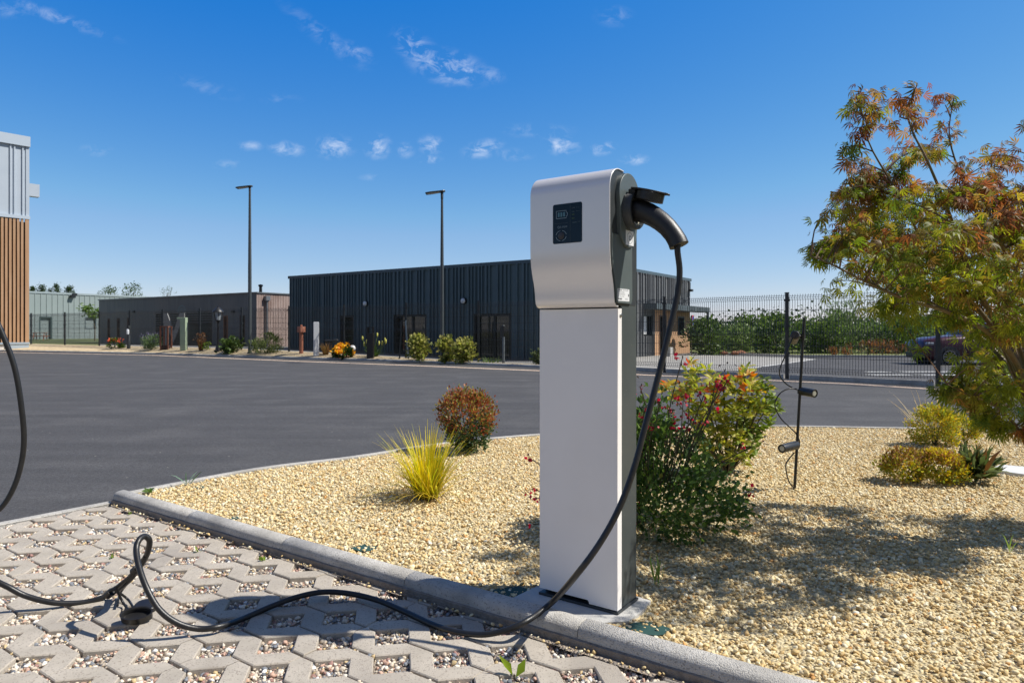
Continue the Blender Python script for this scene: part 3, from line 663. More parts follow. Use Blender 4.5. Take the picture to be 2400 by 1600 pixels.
strip(md, arc2(.130, .097, .005, 40, 140, 6), .001, O2, AX, AZ); strip(md, arc2(.130, .097, .0085, 40, 140, 6), .001, O2, AX, AZ); strip(md, [(.098,.101),(.118,.101)], .003, O2, AX, AZ)
md.build('printed_text', m_mark2, scr, recalc=False)
mg = MB()
for k in range(2): add_txt(mg, '32A', .0085, (sx0+.094, SY-.0006, sz0+.846*.139-.016*k), AX, AZ, bold=.02)
mg.build('printed_rating', m_green, scr, recalc=False)
MB().lathe([(.0155,0),(.0155,.0012),(.014,.002),(0,.002)], Vector((sx0+.042, SY-.0002, sz0+.846*.040)), (0,-1,0), 24).build('push_button', m_btn, scr, smooth=40)
# hexagon C sticker on the plate, rating label on the side panel
stk = MB().box(PX, PX+.0007, .046, .122, 1.562, 1.624).build('sticker', m_paper, st); tag(stk, 'white square sticker with letter C in a hexagon')
ms = MB(); OS = (PX+.0011, .084, 1.593); hexp = [(.027*math.cos(R(a)), .027*math.sin(R(a))) for a in range(90, 451, 60)]
strip(ms, hexp, .0018, OS, (0,1,0), (0,0,1)); add_txt(ms, 'C', .030, (PX+.0011, .084, 1.5825), (0,1,0), (0,0,1), align='CENTER', bold=.01)
ms.build('printed_letter', m_ink, stk, recalc=False)
LX = CW+.0062
lb = MB().prism(rrect(-.012, .100, 1.322, 1.374, .003), (LX,0,0), (0,1,0), (0,0,1), (.0006,0,0)).build('rating_label', m_paper, st); tag(lb, 'white rating label of small black print')
mt = MB()
for zz, sz, xx, bd, tx in ((1.3655,.0085,-.009,.01,"GREEN'UP"),(1.3665,.0055,.038,0,'PREMIUM 230V~'),(1.3665,.0075,.078,.01,'CE'),(1.357,.0065,-.009,0,'IEC 61851  IP 54 IK10'),(1.3485,.0065,-.009,0,'1x32A 7,4kW 50Hz  T2S'),(1.340,.0055,-.009,0,'Made in France   0 590 52'),(1.328,.0125,-.0095,.02,'legrand'),(1.3285,.0085,.060,0,'E 32 A')):
    add_txt(mt, tx, sz, (LX+.001, xx, zz), (0,1,0), (0,0,1), bold=bd)
mt.box(LX+.0008, LX+.001, .088, .095, 1.343, 1.353); mt.build('printed_text', m_ink, lb, recalc=False)
# footing slab under the post, running to the kerb
fl = MB(); pts = [(-.085,-.105),(.02,-.122),(.20,-.128),(.36,-.10),(.445,-.015),(.452,.10),(.435,.235),(.20,.26),(-.045,.235),(-.075,.08)]
q = [CH_O + U*a + Vv*b for a, b in pts]; n0 = len(q)
fl.v = [(p.x, p.y, -.1) for p in q] + [(p.x, p.y, .001 + random.uniform(-.004,.001)) for p in q]; qi = [CH_O + U*(a*.93+.013) + Vv*(b*.93+.004) for a, b in pts]; fl.v += [(p.x, p.y, .0045) for p in qi]
for k in range(n0): fl.f += [(k, (k+1) % n0, n0+(k+1) % n0, n0+k), (n0+k, n0+(k+1) % n0, 2*n0+(k+1) % n0, 2*n0+k)]
fl.f.append(tuple(range(2*n0, 3*n0)))
tag(fl.build('concrete_footing', m_conc, smooth=30), 'rough light grey concrete footing under the charging post beside the kerb', 'footing')

# ------------------------------------------------------------------ charging cable, its plug and loose cap
SW = CH_O + U*PX + Vv*.0856; SW.z = 1.707
cab = thing('charging_cable', 'long black charging cable plugged into the post and looped over the pavers', 'charging cable', (SW.x, SW.y, 0))
def loc(p): p = Vector(p); return (p.x-SW.x, p.y-SW.y, p.z)
E0 = CH_O + U*CW + Vv*.0856
def HP(e, z): q = E0 + U*e; return Vector((q.x, q.y, z))
hp = [(.018,1.7065),(.045,1.7065),(.075,1.701),(.103,1.6885),(.13,1.6725),(.16,1.650),(.188,1.6235),(.212,1.593),(.228,1.567),(.2365,1.546)]
hr = [.0445,.0455,.0465,.0455,.0435,.0415,.0395,.0385,.0395,.0405]
hb = MB().tube([loc(HP(*q)) for q in hp], hr, 28); hb.build('plug', m_black, cab, smooth=45)
def wp(x, y, Y): return P(x*1.0204, y*1.0204, Y)
Yh = HP(.234,1.55).y
e0 = HP(.2335,1.555)
path = [e0, wp(1556,575,Yh), wp(1561,620,Yh+.005), wp(1558,665,Yh), wp(1549,710,Yh-.01), wp(1530,790,Yh-.03), wp(1505,890,Yh-.06), wp(1480,985,Yh-.09), wp(1456,1075,Yh-.12), wp(1424,1162,Yh-.14), wp(1382,1240,Yh-.155), wp(1330,1312,Yh-.16)]
zc = ASPH+.0105
def gp(x, y, dz=0.0): return G(x*1.0204, y*1.0204, zc+dz)
path += [gp(1268,1382,.105), gp(1205,1428,.068), gp(1140,1452,.028), gp(1080,1455,.008), gp(1005,1438,.0), gp(930,1404,.004), gp(865,1377,.014), gp(800,1362,.024), gp(740,1359,.03), gp(680,1371,.024), gp(620,1393,.01), gp(560,1419,.0), gp(505,1438,.018), wp(455,1443,2.83)]
path += [wp(405,1429,2.80), wp(365,1398,2.79), wp(337,1350,2.81), wp(319,1300,2.86), wp(313,1262,2.91), wp(319,1240,2.94), wp(332,1231,2.975), wp(343,1240,2.99), wp(341,1262,3.01), wp(332,1284,3.04), wp(315,1310,3.08), wp(292,1336,3.12)]
path += [gp(262,1358,.03), gp(225,1375,.004), gp(180,1384,.0), gp(120,1383,.02), gp(60,1368,.06), wp(20,1348,3.06), wp(-20,1325,3.06), wp(-70,1270,3.1), wp(-80,1215,3.2), wp(-40,1190,3.3), wp(2,1166,3.35), wp(32,1118,3.36), wp(50,1058,3.37), wp(55,1000,3.37), wp(48,925,3.36), wp(35,850,3.35), wp(15,790,3.34), wp(-15,725,3.33), wp(-60,660,3.32)]
MB().tube([loc(p) for p in catmull(path, 7)], .0125, 14).build('cable', m_rubber, cab, smooth=60, recalc=False)
# dust cap on its strap
cp = gp(315,1424) ; cp.z = ASPH
capm = MB(); n = 28; rings = []
ax_, ay_ = Vector((math.cos(R(12)), math.sin(R(12)), 0)), Vector((-math.sin(R(12)), math.cos(R(12)), 0))
tl = Vector((0,0,1)).lerp(-ay_, .28).normalized(); by = tl.cross(ax_).normalized()
def ring(rx, ry, hgt): return [cp + ax_*(rx*math.cos(2*math.pi*k/n)) + by*(ry*math.sin(2*math.pi*k/n)) + tl*hgt + Vector((0,0,.016)) for k in range(n)]
RG = [ring(.056,.033,0), ring(.062,.038,.004), ring(.064,.038,.032), ring(.066,.040,.035), ring(.060,.034,.035), ring(.057,.031,.031), ring(.055,.031,.012)]
for r_ in RG: capm.v += [loc(p) for p in r_]
for i in range(len(RG)-1):
    for k in range(n): capm.f.append((i*n+k, i*n+(k+1) % n, (i+1)*n+(k+1) % n, (i+1)*n+k))
capm.f.append(tuple(range(n))[::-1]); capm.f.append(tuple((len(RG)-1)*n+k for k in range(n)))
cap_o = capm.build('cap', m_rubber, cab, smooth=45)
c2 = gp(335,1396); MB().lathe([(.0,0),(.044,0),(.048,.004),(.048,.022),(.044,.026),(0,.027)], loc((c2.x, c2.y, ASPH+.006)), (.12,-.15,1), 26).build('cap', m_rubber, cab, smooth=40)
stp = MB()
for a, m1, b in (((262,1352),(292,1374),(306,1394)), ((266,1350),(284,1385),(302,1408)), ((300,1330),(276,1362),(270,1390))):
    pa, pb, pc = wp(*a, 3.10), gp(*m1, .012), gp(*b, .012); stp.tube([loc(p) for p in catmull([pa, pb, pc], 5)], .0055, 6)
stp.tube([loc(wp(x, y, Y)) for x, y, Y in ((333,1277,3.02),(318,1300,3.05),(296,1325,3.09),(270,1346,3.11),(250,1358,3.11))], .0085, 8)
for x, y, Y in ((312,1308,3.07),(252,1362,3.12)):
    q = wp(x, y, Y); stp.tube([loc(q+Vector((-.012,.004,-.010))), loc(q+Vector((.012,-.004,.010)))], .019, 10)
stp.build('strap', m_rubber, cab, smooth=60)
# ------------------------------------------------------------------ far side: planted strip, fences, buildings
KP = [Vector(G(x, y, ASPH)) for x, y in ((-260,819.5),(-60,822),(0,823),(340,830),(700,841),(960,848.6),(1265,861.4),(1450,871.5))]
def lerp_line(pts, q):
    """point of a polyline on the ray X/Y = q"""
    for a, b in zip(pts[:-1], pts[1:]):
        qa, qb = a.x/a.y, b.x/b.y
        if qa <= q <= qb or b is pts[-1]:
            d = b-a; t = (q*a.y - a.x)/(d.x - q*d.y); return a + d*t
FA, FD = Vector((-1.27, 25.8, 0)), Vector((-9.03, 5.7, 0))
def fence_pt(x):
    q = (x-CX)/F; t = (q*FA.y - FA.x)/(FD.x - q*FD.y); return FA + FD*t
def zbase(x): return .26 if x <= 566 else max(-.02, .26 - .28*(x-566)/(1121-566))
KT = .015
def bed_z(x, f): return KT + (zbase(x)-KT)*max(f, 0)
def bed_pt(x, f):
    k = lerp_line(KP, (x-CX)/F); e = fence_pt(x); p = k + (e-k)*f; p.z = bed_z(x, f); return p
def BP(x, y):
    best = None
    for i in range(0, 111):
        p = bed_pt(x, .08+i*.01); yy = HOR + F*(EYE-p.z)/p.y
        if best is None or abs(yy-y) < best[0]: best = (abs(yy-y), p)
    return best[1]
xs = list(range(-250, 1421, 30)); Vb = []; Fb = []
for x in xs:
    for f in (0.06, .3, .6, 1.0, 1.08): Vb.append(tuple(bed_pt(x, f)))
for i in range(len(xs)-1):
    for k in range(4): Fb.append((i*5+k, (i+1)*5+k, (i+1)*5+k+1, i*5+k+1))
m_bed = base_stone_mat('far_gravel', (.62,.49,.30), (.40,.31,.18), (.54,.43,.27), 9)
tag(np_mesh('planting_strip', Vb, Fb, m_bed), kind='structure')
kl = [lerp_line(KP, (x-CX)/F) for x in range(-250, 1455, 40)]
for p in kl: p.z = 0
kl = kl[::-1]
sweep('far_kerb', kl, [(-.0,-.12),(0,-.01),(.015,.008),(.04,.018),(.09,.02),(.12,.016),(.12,-.12)], m_kerb)
gl = [Vector(G(x, y, ASPH)) for x, y in ((-260,821),(0,825),(360,832),(700,846),(960,855.6),(1265,868),(1490,876.7),(2000,899),(2190,911),(2358,919.8),(2600,934))]
for p in gl: p.z = ASPH
gq = offset(gl, .26); gv_ = [tuple(p) for p in gl] + [tuple(p) for p in gq]; n = len(gl)
tag(np_mesh('gutter', np.array(gv_) + np.array([0,0,.004]), [(i, i+n, i+n+1, i+1) for i in range(n-1)], m_gutter), kind='structure')

# ground behind the fence
def back_sheet(name, x0, x1, m, far):
    V = []; Fc = []
    xs = np.linspace(x0, x1, 24)
    for x in xs:
        e = bed_pt(x, 1.06); b = Vector(((x-CX)/F*far, far, .12)); V += [tuple(e), tuple((e+b)/2), tuple(b)]
    for i in range(len(xs)-1):
        for k in range(2): Fc.append((3*i+k, 3*(i+1)+k, 3*(i+1)+k+1, 3*i+k+1))
    return tag(np_mesh(name, V, Fc, m), kind='structure')
back_sheet('lawn', -200, 232, m_grass, 92)
back_sheet('courtyard', 233, 1330, mat('courtyard_paving', (.13,.13,.13), (.18,.178,.17), rough=.9, scale=3), 60)

def unit(a, b): d = (Vector(b)-Vector(a)); d.z = 0; L_ = d.length; return d/L_, L_
def on_face(a, b, x):
    """distance along wall a-b where the photo column x meets it"""
    a, b = Vector(a), Vector(b); d, _ = unit(a, b); q = (x-CX)/F; return (q*a.y - a.x)/(d.x - q*d.y)
def z_at(p, y): return EYE + (HOR-y)/F*p.y
def wall(mb, a, b, nrm_, z0, z1, prof, openings=()):
    """clad wall: prof = list of (s, depth) breakpoints; openings = (s0, s1, zb, zt)"""
    a = Vector(a); d, Ln = unit(a, b); nn = Vector(nrm_)
    cuts = sorted(set([s for s, _ in prof] + [o[0] for o in openings] + [o[1] for o in openings]))
    ps = [s for s, _ in prof]; pd = [q for _, q in prof]
    def at(s, z, eps=0): return a + d*s + nn*float(np.interp(s+eps, ps, pd)) + Vector((0,0,z))
    for s0, s1 in zip(cuts[:-1], cuts[1:]):
        if s1-s0 < 1e-4: continue
        mid = (s0+s1)/2; spans = [(z0, z1)]
        for o in openings:
            if o[0]-1e-6 <= mid <= o[1]+1e-6:
                spans = [(z0, o[2]), (o[3], z1)] if o[2] > z0+.02 else [(o[3], z1)]
        for q0, q1 in spans: mb.poly([at(s0,q0,1e-5), at(s1,q0,-1e-5), at(s1,q1,-1e-5), at(s0,q1,1e-5)])
def rib_profile(Ln, widths, depth, seed):
    r = random.Random(seed); s = 0; pr = [(0, 0)]
    while s < Ln-.4:
        s += r.choice(widths); w_ = r.choice((.05,.06,.09))
        if s+w_+.05 >= Ln: break
        pr += [(s,0),(s+.012,depth),(s+.012+w_,depth),(s+.024+w_,0)]; s += w_+.024
    pr.append((Ln, 0)); return pr
def board_profile(Ln, w_, gap, depth):
    pr = []; s = 0
    while s+w_ < Ln: pr += [(s,0),(s+w_,0),(s+w_+.006,-depth),(s+w_+gap-.006,-depth)]; s += w_+gap
    pr.append((Ln,0)); return pr
def opening(a, b, nrm_, o, rec, mf, mg, parent, name='window', split=(), fr=.06):
    a = Vector(a); d, _ = unit(a, b); nn = Vector(nrm_); s0, s1, zb, zt = o; up = Vector((0,0,1))
    mb = MB(); q = a + d*s0 - nn*rec + up*zb; wd, ht = s1-s0, zt-zb
    mb.obox(q, d*fr, nn*(rec+.012), up*ht).obox(q + d*(wd-fr), d*fr, nn*(rec+.012), up*ht).obox(q + d*fr + up*(ht-fr), d*(wd-2*fr), nn*(rec+.012), up*fr)
    mb.obox(q + d*fr, d*(wd-2*fr), nn*(rec*.5), up*fr)
    for sp_ in split: mb.obox(q + d*(wd*sp_-fr/2) + up*fr, d*fr, nn*.06, up*(ht-2*fr))
    f = mb.build(name, mf, parent); p = MB(); p.obox(q + d*fr*.9 + up*fr*.9 - nn*.03, d*(wd-1.8*fr), nn*.035, up*(ht-1.8*fr)); p.build('pane', mg, f); return f
def solid(name, pts, z0, z1, m, parent, inset=.06):
    c = sum((Vector(p) for p in pts), Vector())/len(pts); q = [Vector(p) + (c-Vector(p)).normalized()*inset for p in pts]
    return MB().prism([(p.x, p.y) for p in q], (0,0,z0), (1,0,0), (0,1,0), (0,0,z1-z0)).build(name, m, parent)
def coping(pts, z, m, parent, w_=.12, hgt=.14, closed=True):
    mb = MB(); n = len(pts); cen = sum((Vector(p) for p in pts), Vector())/n
    for i in range(n if closed else n-1):
        a, b = Vector(pts[i]), Vector(pts[(i+1) % n]); d, Ln = unit(a, b); nn = Vector((d.y, -d.x, 0))
        if nn.dot((a+b)/2-cen) < 0: nn = -nn
        mb.obox(a - d*.04 - nn*.2 + Vector((0,0,z+.002*i)), d*(Ln+.08), nn*(.2+w_*.55), Vector((0,0,hgt)))
    return mb.build('coping', m, parent)
def lamp_disc(p, nn, r, parent, m1, m2):
    b = MB().lathe([(r*1.12,0),(r*1.12,.10),(r,.12),(0,.12)], p, nn, 20).build('wall_lamp', m1, parent, smooth=40)
    MB().lathe([(r*.96,.121),(r*.9,.16),(r*.5,.19),(0,.195)], p, nn, 20, cap=False).build('lamp_glass', m2, b, smooth=60)

# --- dark metal-clad hall
m_clad = mat('dark_ribbed_cladding', (.074,.116,.136), (.083,.130,.152), rough=.5, scale=1.2, spec=.45)
m_flat = mat('dark_flashing', (.06,.095,.118), rough=.45); m_frame = mat('dark_frame', (.010,.012,.013), rough=.4)
m_glass = glass_dark('dark_glazing', (.016,.020,.014)); m_opal = mat('opal_glass', (.62,.66,.70), rough=.25)
m_clad2 = mat('grey_ribbed_cladding', (.13,.135,.14), (.16,.165,.17), rough=.5, scale=1.2)
AL, AK, AR = Vector((-11.74,36,0)), Vector((2.19,26.5,0)), Vector((9.885,37.87,0)); AB_ = AL + (AR-AK); HA = 3.91
hall = thing('industrial_hall', 'long low dark ribbed metal hall behind the fence, with a canopy on its sunlit end', 'building', ((AL+AR)/2).to_tuple())
hc = Vector(hall.location)
class Loc:
    def __enter__(s): return s
    def __exit__(s, *a): pass
def rebase(root):
    """children were built in world space: hang them on their thing without moving"""
    o = Vector(root.location)
    for ch in root.children:
        if ch.type == 'MESH' and not ch.get('_rb'): ch.location = Vector(ch.location) - o
d1, L1 = unit(AL, AK); n1 = Vector((d1.y, -d1.x, 0)); d2, L2 = unit(AK, AR); n2 = Vector((d2.y, -d2.x, 0))
def opn(a, b, x0, x1, ytop, zb):
    s0, s1 = on_face(a, b, x0), on_face(a, b, x1); p = Vector(a) + unit(a, b)[0]*(s0+s1)/2; return (s0, s1, zb, z_at(p, ytop))
doors = [opn(AL,AK,799,830,739.5,-.05), opn(AL,AK,925.3,999.3,737,-.05), opn(AL,AK,1110.6,1198,734.7,-.05)]
mb = MB(); wall(mb, AL, AK, n1, -.1, HA, rib_profile(L1, (.08,.09,.12,.16,.20,.30), .075, 4), doors); mb.build('wall', m_clad, hall, recalc=False)
mb = MB(); pr2 = rib_profile(L2, (.14,.16,.20,.30,.34), .07, 9)
sw = on_face(AK, AR, 1534); win_a = opn(AK,AR,1505.5,1527,737.7,0); pw_ = AK + d2*win_a[0]; win_a = (win_a[0], win_a[1], z_at(pw_, 787), win_a[3])
wood_top = 2.2
wall(mb, AK, AR, n2, -.1, HA, pr2, [win_a, (sw, L2, -.1, wood_top)]); mb.build('wall', m_clad2, hall, recalc=False)
m_ochre = mat('larch_boards', (.46,.27,.15), (.55,.34,.20), rough=.75, scale=1.5, stretch=(6,6,.6))
bz = board_profile(L2-sw, .13, .02, .02); da = opn(AK,AR,1546,1561,739,-.05); wb = opn(AK,AR,1589,1604,742,0); pq = AK + d2*wb[0]; wb = (wb[0], wb[1], z_at(pq, 786), wb[3])
mb = MB(); wall(mb, AK + d2*sw, AR, n2, -.1, wood_top, [(q0, q1-.02) for q0, q1 in bz], [(da[0]-sw, da[1]-sw, da[2], da[3]), (wb[0]-sw, wb[1]-sw, wb[2], wb[3])]); mb.build('timber_wall', m_ochre, hall, recalc=False)
solid('roof', [AL, AK, AR, AB_], -.1, HA-.06, m_flat, hall, .45); coping([AL, AK, AR, AB_], HA-.02, m_flat, hall)
for o_ in doors: opening(AL, AK, n1, o_, .22, m_frame, m_glass, hall, 'door', (.5,) if o_[1]-o_[0] > 1.2 else (), .09)
f_ = opening(AK, AR, n2, win_a, .15, m_frame, m_glass, hall); opening(AK, AR, n2, da, .2, mat('brown_door', (.10,.05,.03), rough=.5), m_glass, hall, 'door'); opening(AK, AR, n2, wb, .15, m_frame, m_glass, hall)
mcur = MB(); q = AK + d2*(win_a[0]+.09) - n2*.06; mcur.obox(q + Vector((0,0,win_a[2]+.08)), d2*((win_a[1]-win_a[0])*.42), n2*.03, Vector((0,0,win_a[3]-win_a[2]-.16))).build('curtain', m_paper, f_)
for lx_, ly_ in ((861.5,711.7),(1090.8,705.3)):
    q = AL + d1*on_face(AL, AK, lx_); q.z = z_at(q, ly_); lamp_disc(q + n1*.045, n1, .12, hall, m_frame, m_opal)
CA = Vector((6.76,32.0,0)); CB = CA + d2*7.8; zt = 2.46; cd = .5*(abs((AK-CA).dot(n2)))+1.0
back_ = abs((CA-AK).dot(n2))-.06
mb = MB(); mb.obox(CA - n2*back_ + Vector((0,0,zt-.28)), d2*7.8, n2*back_, Vector((0,0,.28))); s_ = 0
while s_ < 7.7: mb.obox(CA + d2*(s_+.02) + Vector((0,0,zt-.27)), d2*.20, n2*.03, Vector((0,0,.25))); s_ += .26
mb.build('canopy', mat('canopy_metal', (.085,.105,.115), rough=.5), hall)
MB().obox(CB - d2*.12 - n2*.12 + Vector((0,0,-.1)), d2*.10, n2*.10, Vector((0,0,zt+.05))).build('canopy_post', m_flat, hall)
fl_ = AK + d2*on_face(AK, AR, 1612); fl_.z = z_at(fl_, 683)
MB().obox(fl_ + n2*.05, d2*.25, n2*.18, Vector((0,0,.12))).obox(fl_ + n2*.05 + d2*.14, d2*.03, n2*.05, Vector((0,0,.5))).build('floodlight', m_frame, hall)
rebase(hall)

# --- weathered timber pavilion
m_wood = mat('weathered_dark_boards', (.115,.128,.138), (.15,.162,.172), rough=.85, scale=1.2, stretch=(5,5,.35), c3=(.175,.175,.175), s3=.6)
m_wood2 = mat('weathered_pink_boards', (.30,.215,.185), (.40,.32,.29), rough=.85, scale=2.2, stretch=(6,6,.25), c3=(.20,.13,.105), s3=.7)
BL, BK = Vector((-30.3,50.07,0)), Vector((-14.96,40,0)); db, Lb = unit(BL, BK); nb = Vector((db.y,-db.x,0)); dr, nr = -nb, db
BR = BK + dr*9; HB = 3.375
pav = thing('timber_pavilion', 'low pavilion clad in weathered grey boards with slit windows, left of the dark metal hall', 'building', BK.to_tuple())
m_slit = mat('slit_window_frame', (.05,.022,.018), rough=.5); m_slit2 = mat('rust_slit_frame', (.16,.065,.03), rough=.5)
sl = [opn(BL,BK,x0,x1,yt,.25) for x0, x1, yt in ((251.8,258.7,745.6),(274,281,744.8),(298,304,743.6),(523.7,534.4,739.6),(562,574,738.5))]; lou = opn(BL,BK,364,497,730,.1)
mb = MB(); wall(mb, BL, BK, nb, -.1, HB, board_profile(Lb, .12, .018, .018), sl+[lou]); mb.build('wall', m_wood, pav, recalc=False)
mb = MB(); wall(mb, BK, BR, nr, -.1, HB, board_profile(9, .09, .03, .03)); mb.build('wall', m_wood2, pav, recalc=False)
solid('roof', [BL, BK, BR, BL+dr*9], -.1, HB-.05, m_frame, pav, .45); coping([BL, BK, BR, BL+dr*9], HB-.02, mat('zinc', (.12,.135,.145), rough=.4), pav, hgt=.07)
for k, o_ in enumerate(sl): opening(BL, BK, nb, o_, .12, m_slit2 if k == 3 else m_slit, m_slit2 if k == 3 else m_glass, pav)
f_ = opening(BL, BK, nb, lou, .35, m_frame, m_glass, pav, 'window', (.3,.62,.8), .1)
mb = MB(); q = BL + db*lou[0]; W_ = lou[1]-lou[0]
for k in range(14):
    ln_ = W_ if k < 5 else W_*.36
    mb.obox(q - nb*.02 + Vector((0,0,lou[3]-.12-k*.15)), db*ln_, nb*.06, Vector((0,0,.045)))
mb.build('louvre', m_wood, f_)
q = BK + dr*on_face(BK, BR, 623); zq = z_at(q, 693.7)
MB().obox(q + nr*.02 - dr*.14 + Vector((0,0,zq-.27)), dr*.28, nr*.22, Vector((0,0,.27))).obox(q + nr*.02 - dr*.10 + Vector((0,0,zq-.33)), dr*.20, nr*.16, Vector((0,0,.06))).build('rain_hopper', mat('zinc_grey', (.20,.215,.23), rough=.4, metal=.4), pav)
MB().tube([q + nr*.11 + Vector((0,0,z)) for z in (-.05, 1.6, zq-.33)], .06, 10).build('downpipe', mat('zinc_pipe', (.17,.185,.20), rough=.4, metal=.4), pav, smooth=60)
for xx in (313, 545):
    q = BL + db*on_face(BL, BK, xx); q.z = z_at(q, 733); MB().obox(q, db*.22, nb*.12, Vector((0,0,.14))).build('wall_lamp', m_frame, pav)
q = BL + db*on_face(BL, BK, 577) - nb*1.0; MB().lathe([(.09,HB-.1),(.09,HB+.45),(.14,HB+.47),(.14,HB+.55),(0,HB+.6)], q, (0,0,1), 12).build('flue', m_frame, pav)
rebase(pav)
# the big letter on the facade glazing
ml = mat('frosted_letter', (.21,.22,.225), (.26,.265,.27), rough=.7, scale=1.5)
LB_ = BL + nb*.75; o_l = LB_ + db*on_face(LB_, BK + nb*.75, 384); lh = z_at(o_l, 734)-.2; lw = on_face(LB_, BK + nb*.75, 434) - on_face(LB_, BK + nb*.75, 384)
let = thing('letter_sign', 'giant frosted grey letter M with an arch emblem, before the timber pavilion', 'sign', o_l.to_tuple())
mb = MB(); wv = .20*lw
M_ = [(0,0),(wv*.9,0),(wv*.9,lh*.62),(lw*.5,lh*.10),(lw-wv*.9,lh*.62),(lw-wv*.9,0),(lw,0),(lw,lh),(lw-wv*1.0,lh),(lw*.5,lh*.42),(wv*1.0,lh),(0,lh)]
mb.prism(M_, (0,0,.2), db, (0,0,1), nb*.07).build('letter', ml, let)
mb = MB(); strip(mb, arc2(lw*.9, lh+.03, .42, 0, 180, 12), .09, Vector((0,0,.2))+nb*.08, db, (0,0,1)); strip(mb, arc2(lw*.9, lh+.03, .22, 0, 180, 10), .07, Vector((0,0,.2))+nb*.08, db, (0,0,1)); mb.build('emblem', mat('emblem_blue_grey', (.10,.15,.17), rough=.6), let)
mb = MB(); mb.obox(Vector((0,0,.0))-nb*.02, db*lw*1.02, nb*.10, Vector((0,0,.2))).build('base', mat('blue_base', (.06,.10,.13), rough=.6), let)

# --- pale metal building at the far left
m_pale = mat('pale_grey_green_cladding', (.235,.285,.285), (.255,.305,.305), rough=.5, scale=1)
CL = Vector((-53,75,0)); dc = Vector((.467,.884,0)).normalized(); C_a, C_b = CL - dc*18, CL + dc*34; ncn = Vector((dc.y,-dc.x,0)); HC = 5.28
far_b = thing('metal_workshop', 'pale grey-green metal workshop behind the lawn at far left, teal door and one window', 'building', CL.to_tuple())
Lc = 52; pr = []; s_ = 0
while s_ < Lc-.7: pr += [(s_,0),(s_+.50,0),(s_+.52,.05),(s_+.57,.05),(s_+.59,0)]; s_ += .60
pr.append((Lc,0)); dd = opn(C_a,C_b,91.8,121.7,741.8,-.1); ww = opn(C_a,C_b,199,225.8,743.3,0); ww = (ww[0], ww[1], z_at(C_a+dc*ww[0], 771), ww[3])
mb = MB(); wall(mb, C_a, C_b, ncn, .16, HC, pr, [dd, ww]); mb.build('wall', m_pale, far_b, recalc=False)
MB().obox(C_a + Vector((0,0,-.1)) - ncn*.1, dc*Lc, ncn*.08, Vector((0,0,.27))).build('plinth', m_frame, far_b)
solid('roof', [C_a, C_b, C_b-ncn*14, C_a-ncn*14], -.1, HC-.1, m_pale, far_b, .8); coping([C_a, C_b, C_b-ncn*14, C_a-ncn*14], HC-.02, mat('pale_coping', (.30,.36,.38), rough=.4), far_b, hgt=.2)
f_ = opening(C_a, C_b, ncn, dd, .7, mat('teal_frame', (.05,.085,.085), rough=.5), mat('teal_door', (.07,.22,.19), rough=.5), far_b, 'door', (), .14)
opening(C_a, C_b, ncn, ww, .35, mat('teal_window_frame', (.06,.09,.10), rough=.5), mat('blind', (.27,.32,.34), rough=.5), far_b, 'window', (), .1)
q = C_a + dc*on_face(C_a, C_b, 162) + ncn*.1; q.z = z_at(q, 697); MB().obox(q, dc*.5, ncn*.35, Vector((0,0,.28))).obox(q + dc*.3 + Vector((0,0,.2)), dc*.5, ncn*.1, Vector((0,0,.3))).build('floodlight', m_frame, far_b)
rebase(far_b)

# --- tall panel and batten building at the left edge
m_panel = mat('pale_blue_panel', (.42,.48,.55), (.45,.51,.58), rough=.4, scale=1); m_larch = mat('larch_battens', (.36,.20,.10), (.46,.285,.165), rough=.7, scale=2, stretch=(4,4,.3), c3=(.40,.25,.15), s3=.5)
DP = Vector((-29.74,42,0)); dd_ = Vector((.661,.75,0)).normalized(); D_a = DP - dd_*22; nd = Vector((dd_.y,-dd_.x,0)); H1, H2, HD = 8.1, .45, 12.55
tall = thing('battened_building', 'tall building cut off by the left edge, pale blue panels above brown timber battens', 'building', DP.to_tuple())
mb = MB(); prd = [(0,0)]
s_ = 1.0
for s_ in (12.2, 14.4, 16.6, 18.8, 21.02):
    for q in (0, .20, .62): prd += [(s_+q,0),(s_+q+.02,.07),(s_+q+.09,.07),(s_+q+.11,0)]
prd.append((22,0)); wall(mb, D_a, DP, nd, H1, HD, prd); mb.build('panel_wall', m_panel, tall, recalc=False)
MB().obox(DP - dd_*.15 + Vector((0,0,H1)), dd_*.18, nd*.05, Vector((0,0,HD-H1))).build('corner_trim', m_panel, tall)
MB().obox(D_a + Vector((0,0,HD-.12)) - nd*.1, dd_*22.06, nd*.25, Vector((0,0,.62))).obox(D_a + Vector((0,0,H1-.12)), dd_*22.05, nd*.14, Vector((0,0,.2))).build('flashing', mat('blue_flashing', (.46,.53,.61), rough=.35), tall)
mb = MB(); s_ = 22-.22; mb.obox(D_a + dd_*(22-.20) + Vector((0,0,H2)), dd_*.20, nd*.12, Vector((0,0,H1-H2-.13)))
while s_ > 14: mb.obox(D_a + dd_*(s_-.19) + Vector((0,0,H2)), dd_*.125, nd*.10, Vector((0,0,H1-H2-.13))); s_ -= .2
mb.build('battens', m_larch, tall)
MB().obox(D_a + Vector((0,0,H2-.3)) - nd*.04, dd_*21.9, nd*.05, Vector((0,0,H1-H2))).build('backing', mat('black_membrane', (.015,.013,.012), rough=.9), tall)
MB().obox(D_a + Vector((0,0,-.1)) - nd*.1, dd_*20.8, nd*.12, Vector((0,0,.45))).build('plinth', mat('render_plinth', (.62,.58,.53), (.68,.64,.60), rough=.9, scale=2), tall)
MB().obox(D_a + Vector((0,0,.34)) - nd*.05, dd_*22.03, nd*.17, Vector((0,0,.11))).obox(DP - dd_*1.2 + Vector((0,0,-.1)), dd_*1.2, nd*.08, Vector((0,0,.44))).build('base_flashing', mat('blue_base_flashing', (.34,.41,.48), rough=.35), tall)
